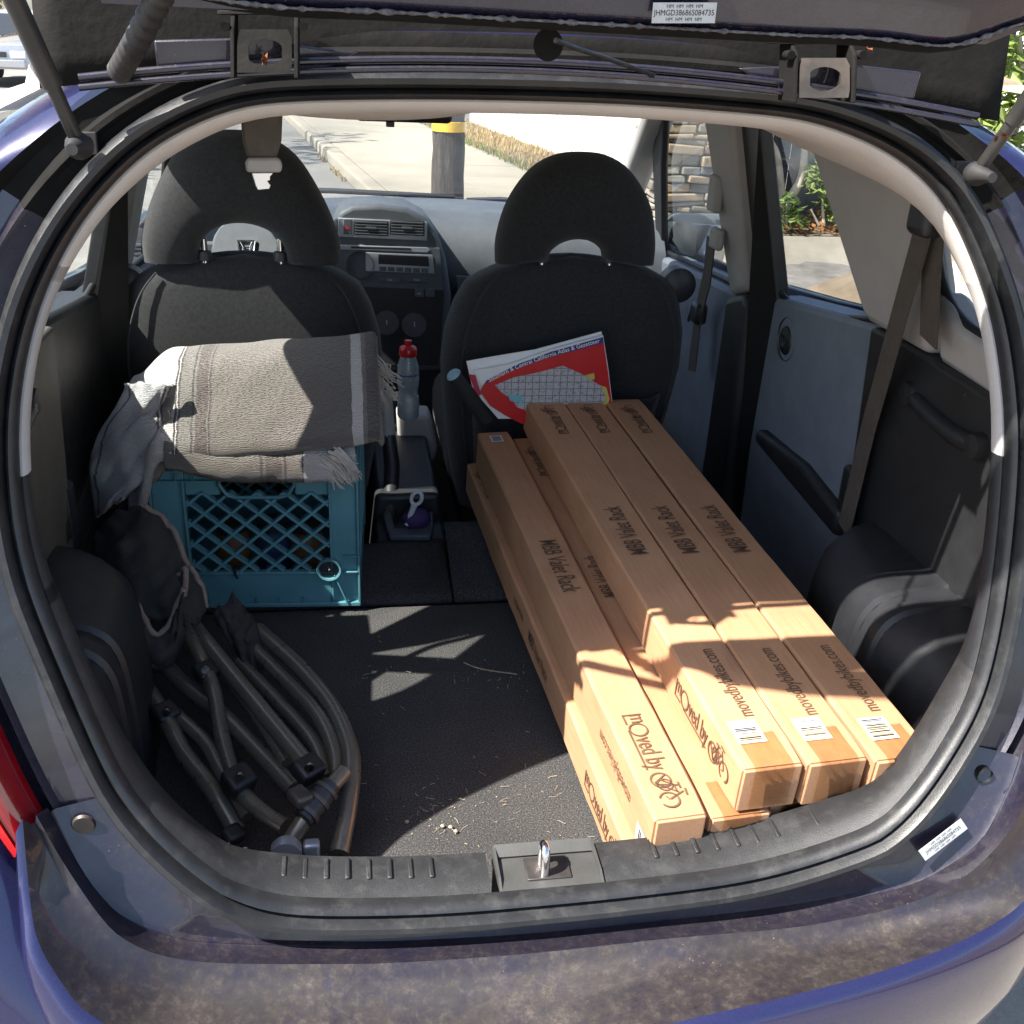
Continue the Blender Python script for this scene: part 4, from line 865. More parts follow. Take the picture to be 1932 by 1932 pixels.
# bottom layer
carton('leftmost cardboard carton, lowest of the stack, logo on its side facing the empty floor', -.114, -.004, 0, BW, BH, BL, [('logo', 'left', .108, .029, 1, -.004), ('name', 'left', .46, .032, 1, 0), ('web', 'left', .62, .026, -1, 0), ('logo', 'top', BL-.10, .020, 1, -.02)])
for k, lb_ in enumerate(('next to the leftmost one', 'in the middle', 'nearest the wheel housing')): carton('cardboard carton hidden in the bottom layer of the stack, '+lb_, -.0345+.0800*k, -.002, 0, BW, BH, BL)
# ------------------------------------------------------------------ teal crate
teal = pm('teal_plastic', (.080, .215, .25), .42, .12, 14, bump=.15, bscale=500, dust=(.16, .28, .30), dscale=20, damt=.25)
cA = onZ(306, 1146, .562); cB = onZ(681, 1141, .562)
cr_rot = Matrix.Rotation(math.atan2(cB.y-cA.y, cB.x-cA.x), 3, 'Z') @ Matrix.Rotation(R(1.5), 3, 'X')
CW = (cB-cA).length; CD, CH = .315, .292
crate = thing('milk_crate', 'teal plastic lattice crate under the folded blanket', 'crate', (cA+cB)/2, cr_rot)
def cbox(name, x0, x1, z0, z1, y0, y1, mat=teal, b=.002, par=None): return MB().box(((x0+x1)/2, (y0+y1)/2, (z0+z1)/2), (x1-x0, y1-y0, z1-z0)).build(name, mat, par or crate, bevel=b, local=True)
hx = CW/2
def crate_side(dep):
    """front-type wall at depth dep; outside faces -y when dep==0"""
    s_ = 1 if dep == 0 else -1
    y0, y1 = (0, .005) if dep == 0 else (CD-.005, CD)
    X0, X1, Z0, Z1 = -hx+.058, hx-.050, .070, .214
    w_ = cbox('wall_panel', -hx+.004, X0, .004, CH-.004, y0+.003*s_, y1+.003*s_)
    cbox('wall_panel', X1, hx-.004, .004, CH-.004, y0+.003*s_, y1+.003*s_)
    cbox('wall_panel', X0, X1, .004, Z0, y0+.0032*s_, y1+.0032*s_)
    # top band with the hand hole
    hx0, hx1, hz0, hz1 = -.057, .066, .212, .256
    cbox('wall_panel', X0, hx0, Z1, CH-.004, y0+.0034*s_, y1+.0034*s_); cbox('wall_panel', hx1, X1, Z1, CH-.004, y0+.0034*s_, y1+.0034*s_); cbox('wall_panel', hx0, hx1, hz1, CH-.004, y0+.0034*s_, y1+.0034*s_)
    # raised rims and ribs
    for z in (0, CH-.008, CH-.034, CH-.052): 
        if z in (CH-.034, CH-.052):
            cbox('rim', -hx+.002, hx0-.006, z, z+.003, y0-.004*s_, y1-.001*s_, b=.0008); cbox('rim', hx1+.006, hx-.002, z, z+.003, y0-.004*s_, y1-.001*s_, b=.0008)
        else: cbox('rim', -hx, hx, z, z+.008, y0-.005*s_, y1, b=.0015)
    cbox('rim', X0-.003, X1+.003, Z0-.004, Z0, y0-.004*s_, y1, b=.0008)
    for x in (-hx, hx-.004): cbox('corner_post', x, x+.004, 0, CH, y0-.004*s_, y1+.02*s_ if s_ > 0 else y1, b=.0008)
    for x in (X0-.004, X1): cbox('rib', x, x+.004, .06 if x < 0 else .0, CH-.05, y0-.004*s_, y1, b=.0008)
    for z in (.11, .175): cbox('rib', -hx+.004, -hx+.024, z, z+.003, y0-.004*s_, y1, b=.0006)
    for z in (.067, .098): cbox('rib', X1+.022, hx-.004, z, z+.003, y0-.005*s_, y1, b=.0006)
    for x in (-.09, -.05, -.01, .03, .07): cbox('rib', x, x+.002, .008, .016, y0-.004*s_, y1, b=.0004)
    for x in (-hx+.02, -hx+.045, -.10): cbox('rib', x, x+.002, CH-.05, CH-.01, y0-.004*s_, y1, b=.0004)
    # hand hole frame (rounded)
    pts = [(hx0+.018, hz1), (hx1-.018, hz1), (hx1-.004, hz1-.008), (hx1, hz1-.02), (hx1-.012, hz0+.004), (hx1-.024, hz0), (hx0+.024, hz0), (hx0+.012, hz0+.004), (hx0, hz1-.02), (hx0+.004, hz1-.008)]
    MB().tube([(x, y0-.001*s_, z) for x, z in pts], .0035, 6, closed=True).build('hand_hole_frame', teal, crate, smooth=60, local=True)
    # diagonal lattice
    m = MB(); st_ = .0445; sl = .88
    def clip(a, b):
        t0, t1 = 0, 1; d = (b[0]-a[0], b[1]-a[1])
        for p, q in ((-d[0], a[0]-X0), (d[0], X1-a[0]), (-d[1], a[1]-Z0), (d[1], Z1+.006-a[1])):
            if abs(p) < 1e-9: continue
            r_ = q/p
            if p < 0: t0 = max(t0, r_)
            else: t1 = min(t1, r_)
        if t0 >= t1: return None
        return (a[0]+d[0]*t0, a[1]+d[1]*t0), (a[0]+d[0]*t1, a[1]+d[1]*t1)
    for sg in (-1, 1):
        for k in range(-14, 15):
            x = k*st_+.004; c = clip((x-.3, .142-.3*sl*sg), (x+.3, .142+.3*sl*sg))
            if c: m.bar((c[0][0], .0045*s_+(CD if s_ < 0 else 0)+sg*.0002, c[0][1]), (c[1][0], .0045*s_+(CD if s_ < 0 else 0)+sg*.0002, c[1][1]), .0046, .012, (0, 1, 0))
    stuff(m.build('lattice', teal, crate, local=True))
    if s_ > 0:                                              # round moulding low on the right of the front
        c = Vector((.118, -.002, .075)); MB().lathe([(.0175, -.004), (.0175, .006), (.0205, .007), (.0215, .004), (.0205, -.004)], c, 28, 'y', cap=False).build('round_moulding', teal, crate, smooth=40, local=True)
        MB().lathe([(0, .002), (.016, .002), (.0172, -.003)], c, 24, 'y', cap=False).build('moulding_back', dash_dk, crate, smooth=40, local=True)
        MB().lathe([(0, .007), (.003, .006), (.004, .001)], c, 12, 'y').build('moulding_pin', chrome, crate, smooth=40, local=True)
        MB().bar((X1+.006, -.004, .064), (X1+.028, -.004, .004), .0025, .007, (0, 1, 0)).build('rib', teal, crate, local=True)
        MB().bar((-.045, -.006, .085), (-.038, -.006, .060), .0035, .004, (0, 1, 0)).build('metal_clip', chrome, crate, local=True)
crate_side(0); crate_side(1)
for s_ in (-1, 1):                                          # side walls
    x = s_*(hx-.004)
    MB().box((x, CD/2, .035), (.005, CD-.012, .062)).build('side_wall', teal, crate, bevel=.001, local=True); MB().box((x, CD/2, CH-.03), (.005, CD-.012, .054)).build('side_wall', teal, crate, bevel=.001, local=True)
    for y in (.03, CD-.03): MB().box((x, y, CH/2), (.005, .05, CH-.13)).build('side_wall', teal, crate, bevel=.001, local=True)
    m = MB()
    for sg in (-1, 1):
        for k in range(0, 9):
            yy = .06+k*.03; m.bar((x+sg*.0003, yy-.05, .142-.072*sg) if 0 else (x+sg*.0003, max(.03, min(CD-.03, yy-.06)), .070), (x+sg*.0003, max(.03, min(CD-.03, yy-.06+sg*.13)), .230), .004, .008, (1, 0, 0))
    stuff(m.build('side_lattice', teal, crate, local=True))
MB().box((0, CD/2, .006), (CW-.01, CD-.012, .006)).build('crate_floor', teal, crate, local=True)
# odds and ends lying in the crate
amber = pm('amber_goods', (.20, .095, .03), .5, .35, 18); bluish = pm('blue_goods', (.03, .05, .13), .5, .35, 18)
crM = Matrix.Translation((cA+cB)/2) @ cr_rot.to_4x4()
for (x, y, m_, lab) in ((-.06, .10, amber, 'amber brown jar lying in the crate, left of the blue one'), (.01, .11, bluish, 'dark blue jar standing in the crate behind the lattice'), (.075, .10, amber, 'amber brown jar in the crate nearest the round moulding')):
    j = thing('jar', lab, 'jar', crM @ Vector((x, y, .012)), cr_rot)
    MB().lathe([(.0, 0), (.028, 0), (.031, .006), (.031, .066), (.026, .080), (.022, .084), (.022, .092)], (0, 0, 0), 20, cap=False).build('jar_body', m_, j, smooth=40, local=True)
    MB().lathe([(.025, .088), (.025, .102), (0, .103)], (0, 0, 0), 20, cap=False).build('lid', dash_dk, j, smooth=40, local=True)
# ------------------------------------------------------------------ folded striped blanket on the crate
def blanket_mat(name, stops):
    m, nt, b, L = newmat(name); uvn = N(nt, 'ShaderNodeUVMap', uv_map='UVMap'); sx = N(nt, 'ShaderNodeSeparateXYZ')
    nz = N(nt, 'ShaderNodeTexNoise', i_Scale=18, i_Detail=6.0); L(uvn.outputs[0], nz.inputs['Vector'])
    L(uvn.outputs[0], sx.inputs[0]); ma = N(nt, 'ShaderNodeMath', operation='MULTIPLY_ADD'); L(nz.outputs['Fac'], ma.inputs[0]); ma.inputs[1].default_value = .018; L(sx.outputs[0], ma.inputs[2])
    r_ = ramp(nt, stops, 'CONSTANT'); L(ma.outputs[0], r_.inputs[0])
    tc = N(nt, 'ShaderNodeTexCoord'); n2 = N(nt, 'ShaderNodeTexNoise', i_Scale=380, i_Detail=4.0, i_Roughness=.8); L(tc.outputs['Object'], n2.inputs['Vector'])
    mx = N(nt, 'ShaderNodeMix', data_type='RGBA', blend_type='OVERLAY'); mx.inputs['Factor'].default_value = .55; L(r_.outputs[0], mx.inputs['A']); L(n2.outputs['Fac'], mx.inputs['B']); L(mx.outputs['Result'], b.inputs['Base Color'])
    b.inputs['Roughness'].default_value = .95; b.inputs['Sheen Weight'].default_value = .3
    wv = N(nt, 'ShaderNodeTexWave', i_Scale=150, i_Distortion=9.0, i_Detail=3.0); wv.bands_direction = 'Z'; L(tc.outputs['Object'], wv.inputs['Vector'])
    ad = N(nt, 'ShaderNodeMath', operation='ADD'); L(wv.outputs['Fac'], ad.inputs[0]); L(n2.outputs['Fac'], ad.inputs[1])
    bp = N(nt, 'ShaderNodeBump', i_Strength=.75, i_Distance=.004); L(ad.outputs[0], bp.inputs['Height']); L(bp.outputs[0], b.inputs['Normal']); return m
gW, gG, gB, gD, gM = (.45, .43, .41), (.12, .108, .094), (.052, .036, .029), (.032, .025, .024), (.098, .083, .069)
bm1 = blanket_mat('blanket_wool', [(0, gW), (.235, gD), (.243, gW), (.25, gD), (.256, gG), (.300, gD), (.306, gG), (.315, gB), (.356, gG), (.362, gD), (.368, gM), (.885, gW), (.925, gG), (.94, gB), (.985, gG)])
bm2 = blanket_mat('blanket_wool_edge', [(0, gM), (.50, gD), (.515, gM), (.53, gB), (.61, gM), (.625, gD), (.64, gM), (.72, gD), (.73, gW)])
bl = thing('wool_blanket', 'grey brown wool blanket with white and dark stripes folded over the crate', 'blanket', (-.15, 1.8, .86))
random.seed(11)
def sn(x, y, s_=0): return math.sin(x*3.1+y*5.7+s_)*.5+math.sin(x*7.3-y*4.1+s_*2)*.3+math.sin(x*13.7+y*9.3+s_*3)*.2
def bl_main():
    prof = [(2.00, .885), (1.96, .93), (1.90, .972), (1.84, .992), (1.79, .996), (1.75, .984), (1.72, .960), (1.695, .930), (1.672, .905), (1.655, .885), (1.642, .870), (1.634, .860), (1.631, .850), (1.636, .843), (1.648, .842), (1.68, .848), (1.75, .86)]
    prof = resample(spline([Vector((0, y, z)) for y, z in prof], 4), 46, False)
    rows = []; uv = []; nx = 80
    for i in range(nx+1):
        u = i/nx; row = []
        for k, p in enumerate(prof):
            v = k/45
            x = lerp(-.372, .062, u); y = p.y; z = p.z
            z += (u-.45)*.075*sst(.0, .5, v)*(1-.35*sst(.5, .75, v))                # right side rides higher
            z += .006*math.sin(u*6.0+.5)*sst(.55, .8, v)                              # wavy lower fold
            z += .0045*sn(u*2, v*3, 1); y += .004*sn(u*2.3, v*4, 4)
            # left end droops off the crate
            w_ = sst(.19, -.01, u); z -= w_*(.06+.09*sst(.2, .75, v)); y += w_*.012; x += .022*w_*sst(.3, .9, v)
            w2 = sst(.965, 1.0, u); x -= .012*w2*(1-abs(v*2-1)); z -= .014*w2
            row.append((x, y, z)); uv.append((u, v))
        rows.append(row)
    rows = [[(x, y-.036, .932+(z-.925)*.80) for x, y, z in r_] for r_ in rows]
    return MB().grid(rows), uv
m, uv = bl_main(); m.build('blanket_fold', bm1, bl, smooth=80, uv=uv, solid=.007)
prof = [(1.75, .842), (1.68, .834), (1.655, .830), (1.636, .822), (1.628, .810), (1.626, .797), (1.630, .785)]
prof = resample(spline([Vector((0, y, z)) for y, z in prof], 4), 18, False); rows = []; uv = []
for i in range(61):
    u = i/60; row = []
    for k, p in enumerate(prof):
        v = k/17; x = lerp(-.285, .012, u); z = p.z+.026+.010*(1-u)*v-.006*math.sin(u*3.2)*v-.012*u*v+.012*sst(.3, 0, u)+.002*sn(u*3, v*2, 2)+.006*u; y = p.y+.003*sn(u*3, v*3, 5)-.038; z += .016
        row.append((x, y, z)); uv.append((u, v))
    rows.append(row)
MB().grid(rows).build('lower_layer', bm2, bl, smooth=80, uv=uv, solid=.007)
# left hanging end
rows = []; uv = []
for i in range(25):
    u = i/24; row = []
    for k in range(31):
        v = k/30
        e0 = lerp(235, 178, sst(0, .45, v))+8*math.sin(v*7); e1 = lerp(330, 305, v)-45*sst(.75, 1, v)
        px = lerp(e0, e1-20*sst(.85, 1, v), u); py = lerp(725, 975, v)-40*u*v+6*sn(u*2, v*2, 3)
        Y = 1.665-.045*math.sin(u*2.6)*(.6+.4*v)+.01*sn(u*2, v*3, 6)-.02*v
        row.append(onY(px, py, Y)); uv.append((u*.235+.008*sn(u, v*3, 2), v))
    rows.append(row)
bm3 = blanket_mat('blanket_wool_shaded', [(0, (.33, .33, .34)), (.03, gD), (.038, (.33, .33, .34)), (.19, gD), (.197, gW), (.205, gD), (.212, gG)])  # white wool greyed and cooled, this end's shade put into the colour
MB().grid(rows).build('hanging_end', bm3, bl, smooth=80, uv=uv, solid=.006)
dk = pm('blanket_dark_stripe', gD, .95, .2, 60, bump=.5, bscale=500)
for (P_) in ([(208, 830), (220, 870), (232, 905)], [(206, 950), (222, 945), (240, 962), (262, 968), (276, 955)], [(232, 1000), (238, 1015)][:0] or [(231, 958), (233, 975)]):
    pts = [onY(x, y, 1.648) for x, y in P_]
    if len(P_) > 3: strap('woven_stripe', pts, .020, bl, dk, (0, 0, 1), .003)
# fringe tufts
wool = pm('fringe_wool', (.40, .365, .33), .95, .2, 80, bump=.5, bscale=500)
random.seed(4); fr = MB()
def tuft(a, b, n=14, sp_=.012, r_=.0016):
    a = Vector(a); b = Vector(b)
    for k in range(n):
        o = Vector((random.uniform(-1, 1), random.uniform(-.5, .5), random.uniform(-1, 1)))*sp_; e = Vector((random.uniform(-1, 1), random.uniform(-1, .3), random.uniform(-1, 1)))*sp_*1.3
        fr.tube([a+o*.7, a.lerp(b, .5)+o*.9+Vector((0, 0, .004)), b+e], [r_, r_*.9, r_*.35], 5)
for (x0, y0, x1, y1) in ((612, 865, 655, 905), (625, 855, 668, 885), (600, 880, 640, 912), (635, 850, 672, 898)): tuft(onY(x0, y0, 1.592), onY(x1, y1, 1.58), 16, .008)
for (x0, y0, x1, y1) in ((705, 672, 735, 720), (708, 690, 748, 716), (706, 720, 728, 760), (710, 705, 742, 745)): tuft(onY(x0, y0, 1.74), onY(x1, y1, 1.73), 14, .010)
stuff(fr.build('fringe', wool, bl, smooth=60))
# ------------------------------------------------------------------ folded camping chair
tubem = pm('chair_tube_paint', (.18, .158, .125), .30, .06, 30, metal=.5)
jointm = pm('chair_joint_plastic', (.014, .014, .016), .45, .2, 40)
fabm = pm('chair_fabric', (.022, .021, .020), .85, .25, 20, bump=.4, bscale=600)
bindm = pm('chair_binding', (.20, .15, .125), .8, .15, 60, bump=.4, bscale=700)
ch = thing('folding_chair', 'folded camping chair of grey tubes and black fabric with tan binding', 'chair', (-.1, 1.2, .553))
def ctube(pts, r_=.0120, nm='frame_tube', m_=tubem):
    return MB().tube(spline([onY(x, y, Y) for x, y, Y in pts], 8), r_, 12).build(nm, m_, ch, smooth=60)
ctube([(486, 1188, 1.46), (560, 1255, 1.36), (620, 1325, 1.26), (655, 1395, 1.17), (664, 1450, 1.11), (655, 1530, 1.05), (640, 1610, 1.0)])
ctube([(470, 1215, 1.43), (540, 1285, 1.33), (600, 1350, 1.23), (632, 1420, 1.15), (636, 1490, 1.09)], .0105)
ctube([(452, 1250, 1.40), (520, 1320, 1.30), (590, 1400, 1.19), (618, 1470, 1.12)], .0105)
ctube([(352, 1165, 1.44), (440, 1275, 1.30), (583, 1448, 1.10)])
ctube([(262, 1200, 1.44), (345, 1290, 1.33), (430, 1360, 1.24), (555, 1490, 1.10)])
ctube([(345, 1175, 1.42), (385, 1255, 1.33), (405, 1310, 1.27), (420, 1395, 1.19), (447, 1480, 1.10), (490, 1528, 1.06), (538, 1560, 1.03)], .0105)
ctube([(215, 1215, 1.42), (300, 1335, 1.27), (345, 1420, 1.18), (400, 1490, 1.11), (447, 1570, 1.06)])
ctube([(320, 1340, 1.27), (385, 1400, 1.20), (420, 1460, 1.13), (470, 1540, 1.07)], .0105)
ctube([(400, 1245, 1.36), (470, 1330, 1.25), (540, 1440, 1.14)], .008)
ctube([(545, 1590, 1.005), (590, 1525, 1.03), (650, 1455, 1.08)], .0105)
for (x, y, Y, s_) in ((388, 1268, 1.315, .032), (312, 1347, 1.25, .034), (450, 1472, 1.095, .038), (582, 1452, 1.09, .036), (556, 1498, 1.085, .022), (440, 1575, 1.05, .026)):
    c = onY(x, y, Y); MB().box(c, (s_, s_*.9, s_*.7), Matrix.Rotation(R(40), 3, 'Z') @ Matrix.Rotation(R(20), 3, 'X')).build('joint', jointm, ch, bevel=.006, seg=3)
for (x, y, Y) in ((388, 1262, 1.295), (314, 1342, 1.23), (452, 1464, 1.072), (584, 1446, 1.068)): MB().lathe([(0, -.004), (.004, -.0035), (.006, -.001), (.006, .004)], onY(x, y, Y), 12, 'y').build('rivet', chrome, ch, smooth=40)
# steel collar clamp and foot discs near the sill
a = onY(572, 1545, 1.012); b = onY(625, 1480, 1.05); d = b-a
MB().tube([a, a+d*.12, a+d*.13, a+d*.85, a+d*.86, b], [.0135, .0135, .0150, .0150, .0130, .0130], 16).build('collar', jointm, ch, smooth=40)
for t in (.1, .45, .75): MB().tube([a+d*t, a+d*(t+.10)], .0165, 16).build('clamp_band', steel, ch, smooth=40)
MB().box(a+d*.5+Vector((-.020, -.004, .012)), (.022, .030, .016), Matrix.Rotation(R(35), 3, 'Z')).build('clamp_lug', steel, ch, bevel=.004)
MB().lathe([(0, -.008), (.016, -.008), (.0185, -.004), (.0185, .010)], onY(540, 1604, .992), 20, 'y').build('foot_disc', silver, ch, smooth=40)
MB().lathe([(0, -.007), (.013, -.007), (.0155, -.003), (.0155, .010)], onY(538, 1628, .988), 20, 'y').build('foot_disc', silver, ch, smooth=40)
MB().box(onY(588, 1606, 1.0), (.020, .016, .030)).build('foot_block', silver, ch, bevel=.004)
# fabric panels with bound edges
def cloth(A, B, bow, nm='fabric_panel', bind=True, n=14):
    A = spline([onY(*p) for p in A], 6); B = spline([onY(*p) for p in B], 6); k = 26; A = resample(A, k, False); B = resample(B, k, False)
    rows = [[A[i].lerp(B[i], j/n)+Vector((0, -bow*math.sin(math.pi*j/n)+.008*sn(i*.13, j*.2, bow*50), .006*sn(i*.2, j*.15, 2+bow*9))) for j in range(n+1)] for i in range(k)]
    o = MB().grid(rows).build(nm, fabm, ch, smooth=80, solid=.003)
    if bind: MB().tube([r_[-1]+Vector((0, -.001, 0)) for r_ in rows], .0045, 8).build('edge_binding', bindm, ch, smooth=70)
cloth([(185, 1050, 1.50), (200, 1110, 1.46), (225, 1150, 1.42), (300, 1170, 1.40), (370, 1150, 1.42)], [(275, 957, 1.52), (315, 985, 1.50), (350, 1050, 1.47), (378, 1105, 1.44), (389, 1147, 1.43)], .04)
cloth([(205, 1260, 1.40), (245, 1250, 1.38), (290, 1265, 1.36), (330, 1250, 1.37), (352, 1190, 1.40)], [(213, 1140, 1.42), (245, 1128, 1.40), (283, 1182, 1.37), (318, 1180, 1.37), (346, 1110, 1.40)], .03)
cloth([(395, 1150, 1.47), (420, 1190, 1.44), (450, 1240, 1.40), (485, 1290, 1.37)], [(440, 1118, 1.48), (470, 1160, 1.46), (492, 1205, 1.43), (496, 1265, 1.40)], .02, bind=False)
cloth([(170, 1090, 1.52), (180, 1010, 1.54), (210, 975, 1.55), (262, 950, 1.56)], [(235, 1150, 1.44), (300, 1120, 1.45), (340, 1080, 1.46), (330, 1010, 1.50)], .03, bind=False)
cloth([(300, 1130, 1.46), (330, 1150, 1.45), (352, 1165, 1.44)], [(330, 1090, 1.45), (350, 1078, 1.43), (345, 1150, 1.41)], .01)
# ------------------------------------------------------------------ atlas, leaflet, umbrella handle, bottle, tool
redc = pm('cover_red', (.52, .012, .016), .35, .08, 30, coat=.3); navy = pm('cover_navy', (.02, .035, .20), .4, .08, 30)
def map_mat():
    m, nt, b, L = newmat('map_print'); tc = N(nt, 'ShaderNodeTexCoord')
    br = N(nt, 'ShaderNodeTexBrick', i_Scale=1.0); br.inputs['Color1'].default_value = (.55, .55, .56, 1); br.inputs['Color2'].default_value = (.50, .50, .52, 1); br.inputs['Mortar'].default_value = (.22, .22, .26, 1)
    br.offset = 0; br.inputs['Brick Width'].default_value = .014; br.inputs['Row Height'].default_value = .014; br.inputs['Mortar Size'].default_value = .0009
    mp = N(nt, 'ShaderNodeMapping'); mp.inputs['Rotation'].default_value = (R(90), R(0), R(0)); L(tc.outputs['Object'], mp.inputs[0]); L(mp.outputs[0], br.inputs['Vector'])
    n = N(nt, 'ShaderNodeTexNoise', i_Scale=160, i_Detail=5.0); L(tc.outputs['Object'], n.inputs['Vector']); r_ = ramp(nt, [(.35, (.30, .32, .36)), (.5, (.85, .85, .86)), (.66, (.80, .62, .58))]); L(n.outputs['Fac'], r_.inputs[0])
    mx = N(nt, 'ShaderNodeMix', data_type='RGBA', blend_type='MULTIPLY'); mx.inputs['Factor'].default_value = .7; L(br.outputs[0], mx.inputs['A']); L(r_.outputs[0], mx.inputs['B']); L(mx.outputs['Result'], b.inputs['Base Color']); b.inputs['Roughness'].default_value = .4; return m
mapm = map_mat()
at = thing('road_atlas', 'red covered road atlas of California tucked in the seat pocket', 'book', onY(1020, 770, 1.985))
def pp(pts, Y): return [onY(x, y, Y) for x, y in pts]
def flat(pts, Y, th, nm, m_, par): return MB().prism(pp(pts, Y), (0, th, 0)).build(nm, m_, par)
flat([(894, 700), (960, 688), (1040, 660), (1138, 633), (1147, 690), (1156, 764), (1060, 790), (985, 800), (930, 765)], 1.960, .008, 'pages', whitepaper, at)
flat([(906, 740), (912, 726), (930, 712), (975, 694), (1040, 672), (1139, 647), (1147, 700), (1155, 763), (1060, 790), (985, 800), (955, 785), (925, 766)], 1.9585, .0012, 'cover', redc, at)
flat([(912, 727), (918, 718), (975, 688), (1040, 664), (1138, 636), (1139, 647), (1040, 673), (975, 695), (932, 712)], 1.9580, .0008, 'title_band', navy, at)
flat([(934, 727), (970, 712), (1015, 703), (1062, 690), (1100, 707), (1140, 732), (1149, 750), (1146, 768), (1060, 782), (1005, 780), (975, 768), (966, 752), (948, 742)], 1.9575, .0008, 'map_picture', mapm, at)
yel = pm('map_yellow', (.55, .45, .10), .5, .1, 60); cya = pm('map_sea', (.16, .42, .48), .5, .1, 60)
flat([(958, 742), (985, 748), (990, 762), (962, 756)], 1.957, .0004, 'map_sea_patch', cya, at); flat([(1133, 727), (1144, 731), (1150, 752), (1146, 768), (1138, 766), (1142, 745)], 1.957, .0004, 'map_border_patch', yel, at); flat([(1104, 708), (1121, 704), (1122, 716), (1112, 716)], 1.957, .0004, 'map_border_patch', yel, at)
v, f = text_mesh('Southern & Central California Atlas & Gazetteer', .0118, .0001, .86); x0 = min(p[0] for p in v); x1 = max(p[0] for p in v); P_ = spline([onY(x, y, 1.9574) for x, y in ((922, 718), (975, 692.5), (1040, 669), (1132, 642.5))], 12); PL = resample(P_, 60, False)
vs = []
for a, b in v:
    t = (a-x0)/(x1-x0)*58.9; i = int(t); p = PL[i].lerp(PL[i+1], t-i); d = (PL[i+1]-PL[i]).normalized(); n_ = Vector((-d.z, 0, d.x)); vs.append(p+n_*b)
MB().add(vs, f).build('title_lettering', whitepaper, at)
lt = thing('leaflet', 'white leaflet standing behind the red atlas', 'leaflet', onY(1000, 760, 1.995))
flat([(880, 682), (960, 668), (1010, 660), (1120, 630), (1135, 626), (1140, 700), (1120, 790), (940, 790), (892, 735)], 1.972, .004, 'leaflet_sheet', whitepaper, lt)
pinkm = pm('leaflet_red', (.42, .02, .06), .5, .1, 40); flat([(884, 706), (897, 708), (908, 745), (900, 748)], 1.9705, .0012, 'leaflet_edge', pinkm, lt)
um = thing('umbrella', 'black rolled umbrella with pale blue round end beside the atlas', 'umbrella', onY(930, 790, 1.99))
a = onY(856, 707, 1.955); b = onY(918, 790, 1.99)
palb = pm('pale_blue_cap', (.22, .36, .44), .5, .1, 40)
MB().tube([a, a.lerp(b, .1), b], [.013, .014, .018], 14).build('canopy_roll', fabm, um, smooth=50)
MB().tube([a+(a-b)*.03, a], [.0125, .0155], 16).build('end_cap', palb, um, smooth=40)
bt = thing('water_bottle', 'clear sports bottle with red cap between the front seats', 'bottle', onY(770, 786, 2.30))
p = onY(770, 787, 2.30); hgt = (onY(770, 672, 2.30)-p).z; sc = hgt/.15
cl = pm('bottle_plastic', (.46, .52, .56), .25, .05, 30); cl.node_tree.nodes['Principled BSDF'].inputs['Transmission Weight'].default_value = .45
MB().lathe([(0, 0), (.022, 0), (.025, .006), (.025, .05), (.021, .062), (.0225, .07), (.025, .080), (.025, .105), (.0235, .125), (.019, .140), (.0165, .15)], p, 24, cap=False).build('bottle_body', cl, bt, smooth=50)
MB().lathe([(.0195, .147), (.0205, .150), (.0205, .163), (.017, .168), (.008, .171), (.0085, .182), (.0, .184)], p, 24, cap=False).build('cap', redc, bt, smooth=40)
MB().lathe([(.0254, .104), (.0254, .1065)], p, 24, cap=False).build('level_line', navy, bt, smooth=40)
tl = thing('ring_tool', 'white plastic tool with ring head standing in the cup holder', 'tool', onY(765, 990, 1.96))
r0_ = onY(786, 940, 1.945); e_ = onY(768, 990, 1.945); d_ = (e_-r0_).normalized(); sd = d_.cross(Vector((0, 1, 0))).normalized()
MB().tube([r0_+sd*(.0105*math.cos(R(k*15)))-d_*(.014*math.sin(R(k*15))) for k in range(24)], .0042, 8, closed=True).build('ring_head', white_p, tl, smooth=60)
MB().tube([r0_+d_*.013, r0_.lerp(e_, .5), e_], [.007, .006, .006], 10).build('handle', white_p, tl, smooth=60)
pu = pm('purple_cloth', (.045, .02, .10), .8, .25, 30, bump=.4, bscale=300)
m = MB(); rows = []
for i in range(13):
    u = i/12*math.pi; c_ = onY(786, 978, 1.955); rows.append([c_+Vector((.030*math.cos(a)*math.sin(u)*(1+.12*sn(a, u, 3)), .022*math.sin(a)*math.sin(u), .022*math.cos(u)*(1+.15*sn(a*2, u*2, 1)))) for a in [2*math.pi*j/18 for j in range(18)]])
tag(m.grid(rows, cu=True).build('purple_cloth', pu, smooth=70), 'crumpled purple cloth in the console tray below the white tool', 'cloth')
# ------------------------------------------------------------------ crumbs, straw and lint on the carpet
random.seed(21); db = MB(); straw = pm('straw_bits', (.33, .27, .19), .8, .35, 200)
def bit(x, y, z, L_, r_):
    a = random.uniform(0, 6.28); P_ = [Vector((x, y, z))]
    for k in range(4): a += random.uniform(-.5, .5); P_.append(P_[-1]+Vector((math.cos(a)*L_/4, math.sin(a)*L_/4, random.uniform(-.0004, .0008))))
    db.tube(P_, r_, 4)
for k in range(150):
    px, py = random.choice(((random.uniform(690, 1000), random.gauss(1265, 25)), (random.uniform(690, 1090), random.uniform(1180, 1590)), (random.gauss(840, 60), random.gauss(1545, 25)), (random.uniform(800, 1140), random.uniform(1440, 1600))))
    p = onZ(px, py, .5515)
    if p.y < .965 or p.x > .32 - (p.y-.93)*.08: continue
    if random.random() < .5: bit(p.x, p.y, .5515, random.uniform(.003, .014), random.uniform(.0002, .0005))
    else:
        s_ = random.uniform(.0004, .0013); db.box((p.x, p.y, .551+s_*.4), (s_*1.6, s_, s_*.8), Matrix.Rotation(random.uniform(0, 3), 3, 'Z'))
